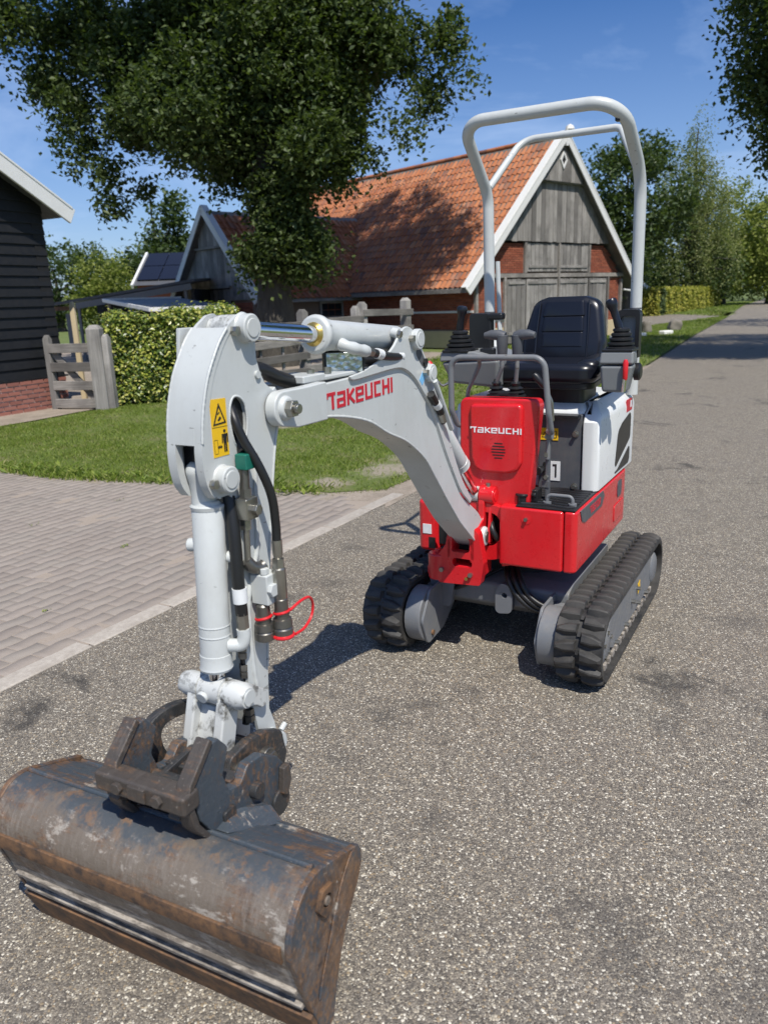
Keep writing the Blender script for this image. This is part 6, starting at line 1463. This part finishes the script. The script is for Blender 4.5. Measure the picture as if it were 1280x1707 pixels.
m = M('bark', .9); n_ = m.noise(6, 7, .7, m.mapping(m.co(), (2.2, 2.2, .5))); m.color(m.mix(m.ramp(n_, [(.3, 0), (.7, 1)]), (.035, .031, .024), (.095, .085, .068))); m.bump(n_, .8, .04); MAT['bark'] = m.mat
def tree(name, label, pos, trunk_r, trunk_h, blobs, nclus, per, leaf, mat, clus_r=.55, group=None, cat='tree', limbs=14, droop=0, stretch=1.0, shell=.55, extra=None, gaps=0):
    t = thing(name, label, cat, pos, 0, group)
    w = np.array([b[3] * b[4] * b[5] * (b[6] if len(b) > 6 else 1) for b in blobs]); w = w / w.sum(); C_ = []
    for b, k in zip(blobs, RNG.multinomial(nclus, w)):
        d = RNG.normal(0, 1, (k, 3)); d /= np.linalg.norm(d, axis=1, keepdims=True); r = RNG.uniform(shell ** 3, 1, k) ** (1 / 3)
        C_.append(np.array(b[:3]) + d * r[:, None] * np.array(b[3:6]))
    C_ = np.concatenate(C_)
    if gaps: C_ = C_[np.sin(C_[:, 0] * 2.1 + 1.7 * np.sin(C_[:, 2] * 1.9)) * np.sin(C_[:, 2] * 2.3 + C_[:, 1] * 1.3 + np.cos(C_[:, 0] * 1.1)) > gaps]
    cs = np.repeat(C_, per, 0); rr = clus_r * RNG.uniform(.5, 1.3, len(C_)).repeat(per)
    P = cs + np.clip(RNG.normal(0, 1, cs.shape), -1.7, 1.7) * (rr * .5)[:, None] * np.array([1, 1, stretch])
    if droop: P[:, 2] -= np.abs(RNG.normal(0, droop, len(P)))
    if extra is not None: P = np.concatenate([P, extra])
    V, F = leaves(P, leaf, droop=.8 if droop else 0)
    link('crown', npmesh('crown', V, F, mat), t)
    g = G(); top = max(b[2] + b[5] * .4 for b in blobs)
    pts = [(0, 0, -.1)]
    n = 9
    for i in range(1, n + 1):
        f = i / n; pts.append((math.sin(i * 1.3) * trunk_r * .35 * f, math.cos(i * 1.7) * trunk_r * .35 * f, f * top))
    rad = [trunk_r * 1.45] + [trunk_r * max(.12, (1 - (i / n) * .85)) for i in range(1, n + 1)]
    g.tube(pts, rad, 14); trk = g.build('trunk', MAT['bark'], t)
    sel = C_[RNG.choice(len(C_), min(limbs, len(C_)), False)]
    g = G()
    for c_ in sel:
        f = min(.9, max(trunk_h / top, RNG.uniform(trunk_h / top, min(.92, max(trunk_h / top + .02, c_[2] / top * .9))))); k = f * n; i = int(k); a = V3(pts[i]).lerp(V3(pts[min(i + 1, n)]), k - i); b = V3(c_); mid = a.lerp(b, .5) + V3((0, 0, (b - a).length * .12)); r0 = trunk_r * .38 * (1 - f * .6)
        g.tube(curve([a, a.lerp(mid, .5) + V3((random.uniform(-.2, .2), random.uniform(-.2, .2), .1)), mid, b], 3), [r0 * (1 - .085 * q) for q in range(10)], 6)
    if g.v: g.build('limbs', MAT['bark'], trk)
    return t
# big oak in front of the barn
oakp = Vector((-2.45, 19.2, 0)); rel = lambda x, z, y=0: (x - oakp.x, y, z)
ex = []
def lobe(x, z, rx, rz, n, y=0, ry=.8):
    c_ = np.array(rel(x, z, y)); ex.append(c_ + RNG.normal(0, .5, (n, 3)) * np.array([rx, ry, rz]))
LOBES = [(-7.55, 7.35, .92), (-6.58, 7.67, 1.05), (-6.82, 6.01, .83), (-7.42, 6.52, .6), (-5.65, 6.7, 1.07), (-6.69, 5.02, .71), (-6.02, 4.36, .63), (-5.95, 3.77, .36), (-5.35, 4.01, .36), (-5.11, 5.59, 1.02), (-4.12, 7.24, 1.45), (-3.89, 5.55, 1.36), (-2.55, 6.96, 1.73), (-2.56, 5.13, 1.43), (-3.38, 4.46, .69), (-1.24, 6.68, 1.6), (-1.21, 4.96, 1.3), (-.15, 7.12, 1.19), (-.36, 5.43, .75), (-2.12, 3.71, .98), (-2.05, 2.64, 1.02), (-1.35, 2.49, .74), (-2.76, 2.26, .63), (.91, 7.14, .96), (1.77, 7.11, .73), (1.39, 5.87, .7), (2.17, 6.27, .46), (1.0, 5.2, .57), (.5, 4.55, .47), (.48, 3.88, .33), (-.1, 4.42, .5)]
oak_blobs = [(*rel(-3.2, 13.2), 5.2, 4.8, 3.7, .5), (*rel(2.2, 12.9, .3), 2.6, 2.3, 2.5, 1.4), (*rel(1.8, 17.2, .5), 3.0, 3.0, 3.0, .9), (*rel(-2.4, 18, .5), 4.2, 4.0, 3.2, .35), (*rel(-3.0, 8.6, 1.5), 3.8, 3.0, 1.5, .5)]
for k, (x, z, r) in enumerate(LOBES):
    dy = 1.6 if r > .9 else .5
    if z < 3.9 and -3 < x < -1: dy = 0; oak_blobs.append((*rel(x + .05, z + .22, -.6), r * .66, .4, r * .72, 9))
    q = max(.2, r - .26)
    oak_blobs.append((*rel(x, z, random.uniform(-dy, dy) * .6), q, q * 1.35, q, 4.2 if r > .6 else 13))
    if r > .9: oak_blobs.append((*rel(x * .92 - .2, z + .1, 1.9), q * .85, q, q * .85, 2.0))
tree('oak_tree', 'big dark oak tree with hanging branches between fence and barn', oakp, .40, 3.2, oak_blobs, 3700, 105, .128, MAT['leaf_oak'], .5, limbs=34, shell=.2, gaps=-.5)
# trees by the road on the right
tree('roadside_tree', 'dark leafy roadside tree reaching in at the upper right corner', (11.62, 16.0, 0), .3, 2.6, [(0, 0, 8.2, 4.7, 4.6, 5.0, 1), (-2.6, 0, 5.6, 2.0, 2.2, 2.3, 2), (-1.4, -.5, 4.6, 2.2, 2, 1.6, 2), (-3.5, 0, 6.4, 1.15, 1.4, 2.6, 6), (-2.7, 0, 4.4, 1.2, 1.2, 1.2, 5)], 1250, 95, .11, MAT['leaf_oak'], .6, 'trees along the lane', limbs=24)
o2 = tree('roadside_tree', 'leafy roadside tree beyond the right edge shading the lane', (19.8, 28.5, 0), .3, 2.6, [(0, 0, 7.6, 4.6, 4.6, 4.6)], 220, 30, .2, MAT['leaf_oak'], .7, 'trees along the lane', limbs=10)
# behind the barn
tree('round_tree', 'dark green round tree behind the barn gable', (14.6, 47, 0), .35, 2.5, [(0, 0, 6.4, 3.6, 3.4, 3.4), (-1, -1, 4, 2.6, 2.5, 2.6)], 360, 40, .26, MAT['leaf_dark'], .7, 'trees behind the barn', limbs=10)
tree('weeping_birch', 'tall olive green weeping birch above the yellow hedge', (25.4, 65, 0), .3, 2.5, [(0, 0, 12.4, 1.0, .9, 2.6, 2.4), (-.8, 0, 9.3, 2.2, 2.0, 3.4, 1.4), (1.0, 0, 8.2, 2.1, 2.0, 3.4, 1.4), (-.9, 0, 5.4, 3.0, 2.6, 3.8), (1.6, 0, 5.0, 2.5, 2.4, 3.6)], 560, 46, .17, MAT['leaf_olive'], .6, limbs=14, droop=.9, stretch=1.7)
tree('bushy_tree', 'light green bushy tree between the birch and the lane', (32.6, 75, 0), .25, 1.8, [(0, 0, 6.4, 3.7, 3.4, 4.6), (.5, 0, 3.6, 3.5, 3.0, 3.2)], 340, 36, .26, MAT['leaf_light'], .75, 'trees behind the barn', limbs=8)
tree('bushy_tree', 'mid green tree at the far bend of the lane', (34.5, 70, 0), .25, 1.8, [(0, 0, 5.0, 3.6, 3.4, 4.4), (-2, 0, 3.4, 3, 2.6, 3)], 300, 30, .33, MAT['leaf_light'], .9, 'trees behind the barn', limbs=8)
tree('bushy_tree', 'dark shaded tree under the birch behind the hedge', (26.0, 66, 0), .25, 1.2, [(0, 0, 2.8, 4.4, 2.5, 2.6), (-4, 1, 3.2, 3, 2.4, 3)], 320, 30, .28, MAT['leaf_dark'], .8, 'trees behind the barn', limbs=8)
tree('bushy_tree', 'distant dark tree beside the lane far right', (46, 88, 0), .3, 2, [(0, 0, 5.5, 4.5, 4, 5), (-5, 3, 4.6, 3.5, 3.5, 4)], 260, 26, .45, MAT['leaf_dark'], 1.1, 'trees behind the barn', limbs=6)
tree('bushy_tree', 'distant light tree beyond the lane bend at far right', (56, 104, 0), .3, 2, [(0, 0, 5.5, 6, 5, 6)], 220, 26, .5, MAT['leaf_light'], 1.3, 'trees behind the barn', limbs=6)
# left background
tree('field_tree', 'dark round tree beside the black barn corner in the distance', (-24.6, 62, 0), .3, 2, [(0, 0, 3.6, 2.6, 2.5, 3.0), (-2.5, 0, 3.2, 2.4, 2, 2.6), (2, 2, 3.8, 2, 2, 2.6)], 260, 30, .32, MAT['leaf_dark'], .8, 'trees on the left horizon', limbs=6)
tree('willow_tree', 'pale green round willow tree on the left horizon', (-18.6, 55, 0), .3, 1.5, [(0, 0, 3.2, 2.1, 2, 2.3), (0, 0, 2, 2.2, 2, 1.8)], 200, 34, .24, MAT['leaf_light'], .7, limbs=6, droop=.4)
tree('field_tree', 'tall loose tree behind the solar roof', (-17.8, 66, 0), .3, 3, [(0, 0, 4.6, 3.0, 3, 2.0), (2.6, 0, 5.4, 1.8, 2, 1.6), (-2.5, 0, 4.2, 1.8, 2, 1.6)], 180, 28, .36, MAT['leaf_dark'], .9, 'trees on the left horizon', limbs=10)
tree('field_tree', 'taller dark tree rising left of the plank gable', (-13.4, 50, 0), .22, 3, [(0, 0, 6.0, .9, 1.0, 1.5), (.9, 0, 4.6, 1.3, 1.3, 1.5), (1.4, 0, 7.0, .9, 1, 1.2)], 80, 34, .3, MAT['leaf_dark'], .75, 'trees on the left horizon', limbs=10)
# far belt of woodland
n = 26000; X = RNG.uniform(-260, 300, n); Y = 250 + RNG.normal(0, 8, n); hgt = 7.5 + 2 * np.sin(X * .07) + 1.5 * np.sin(X * .21 + 1); Z = RNG.uniform(0, 1, n) ** .8 * hgt
V, F = leaves(np.stack([X, Y, Z], 1), 1.5); o = link('woodland', npmesh('woodland', V, F, MAT['leaf_dark'])); o['kind'] = 'stuff'

def hedge(name, label, a, b, depth, h, n, leaf, mat, group=None, rough=.05):
    a, b = np.array(a), np.array(b); L = np.linalg.norm(b - a); d = (b - a) / L; nn = np.array([d[1], -d[0]])     # nn towards the viewer
    t = thing(name, label, 'hedge', (a[0], a[1], 0), math.atan2(d[1], d[0]), group)
    # local frame: x along, y away from the viewer
    k = RNG.uniform(0, 1, n); U = RNG.uniform(0, L, n); Z = RNG.uniform(.04, h, n); Yv = np.zeros(n); N = np.zeros((n, 3))
    fr = k < .62; tp = (k >= .62) & (k < .86); en = k >= .86
    Yv[fr] = 0; N[fr] = (0, -1, .35); Z[tp] = h; Yv[tp] = RNG.uniform(0, depth, tp.sum()); N[tp] = (0, -.15, 1)
    e_ = RNG.integers(0, 2, en.sum()); U[en] = e_ * L; Yv[en] = RNG.uniform(0, depth, en.sum()); N[en] = np.stack([e_ * 2. - 1, np.zeros(en.sum()) - .2, np.full(en.sum(), .3)], 1)
    wob = .05 * np.sin(U * 3.1 + Z * 2.2) + .04 * np.sin(U * 7.7 - Z * 5)
    P = np.stack([U, Yv, Z], 1) + N * (wob - rough * .5)[:, None] + RNG.normal(0, rough, (n, 3))
    sp_ = RNG.uniform(0, 1, n) < .015; P[sp_ & tp, 2] += RNG.uniform(.02, .14, (sp_ & tp).sum())
    V, F = leaves(P, leaf, N=N); link('foliage', npmesh('foliage', V, F, mat), t)
    g = G(); g.box((L / 2, depth / 2, h / 2 - .05), (L - .22, depth - .22, h - .2)); g.build('twig_core', MAT['twig'], t, smooth=False)
    return t
m = M('hedge_twigs', .95); m.color(m.mix(m.noise(30, 5), (.006, .009, .003), (.025, .03, .012))); MAT['twig'] = m.mat
hedge('clipped_hedge', 'clipped green and yellow hedge between gate and excavator arm', (-4.22, 12.36), (-2.3, 12.98), .9, 1.36, 21000, .062, MAT['leaf_hedge'])
hedge('boxed_hedge', 'long yellow green boxed hedge along the lane behind the barn', (16.6, 47.2), (29.6, 68.6), 1.2, 1.55, 14000, .16, MAT['leaf_yhedge'], rough=.06)
hedge('dark_hedge', 'dark green part of hedge beside the far house', (14.8, 48.5), (17.4, 48.0), 1.2, 1.45, 2000, .2, MAT['leaf_dark'], rough=.06)
# stones on the verge
def rock(name, label, pos, s, mat, cat, group=None, seed=0):
    bm = bmesh.new(); bmesh.ops.create_icosphere(bm, subdivisions=3, radius=1); r = random.Random(seed)
    ph = [r.uniform(0, 6) for _ in range(6)]
    for v in bm.verts:
        c_ = v.co; k = 1 + .12 * math.sin(c_.x * 3 + ph[0]) * math.sin(c_.y * 3 + ph[1]) + .1 * math.sin(c_.z * 4 + ph[2] + c_.x * 2)
        q = Vector([max(-.78, min(.78, x)) for x in c_]) * k; v.co = Vector((q.x * s[0], q.y * s[1], q.z * s[2] + s[2] * .55))
    me = bpy.data.meshes.new(name); bm.to_mesh(me); bm.free(); me.materials.append(mat); me.polygons.foreach_set('use_smooth', [True] * len(me.polygons)); me.set_sharp_from_angle(angle=.7)
    o = link(name, me); o.location = pos; o.rotation_euler.z = r.uniform(0, 3); return tag(o, label, cat, group)
MAT['stone'] = paint('field_stone', (.2, .18, .15), .85, .5, (.12, .11, .09), 4); MAT['whitestone'] = paint('white_stone', (.75, .74, .7), .8, .2, (.4, .38, .33), 4)
rock('boulder', 'grey boulder on the grass beside the roll bar post', (9.75, 28.6, 0), (.2, .18, .3), MAT['stone'], 'boulder', 'boulders on the verge', 1)
rock('boulder', 'wider grey boulder on the grass nearest the lane', (11.15, 29.6, 0), (.3, .22, .27), MAT['stone'], 'boulder', 'boulders on the verge', 5)
for i, (x, y, lab) in enumerate(((8.6, 25.9, 'white kerb stone just right of the roll bar post'), (9.85, 26.9, 'white kerb stone on the grass between the two boulders'), (7.6, 25.0, 'white kerb stone half hidden behind the roll bar'))):
    g = G(); g.box((0, 0, .06), (.5, .25, .16)); o = g.build('kerb_block', MAT['whitestone'], None, bevel=.04); o.location = (x, y, 0); o.rotation_euler.z = .6; tag(o, lab, 'kerb stone', 'white stones on the verge')
# white swing frame by the gable corner
sf = thing('white_frame', 'white painted metal frame standing beside the barn corner', 'frame', (9.2, 29.0, 0), .5)
g = G(); g.tube([(0, 0, 0), (.35, 0, 1.5)], .03, 8); g.build('leg', MAT['trim'], sf); g = G(); g.tube([(.35, 0, 1.5), (1.0, .6, 2.3)], .035, 8); g.build('arm', MAT['trim'], sf); g = G(); g.tube([(-.3, 0, 1.55), (.4, 0, 1.45)], .03, 8); g.build('rail', MAT['trim'], sf)
bm_list = None
bpy.context.view_layer.update()
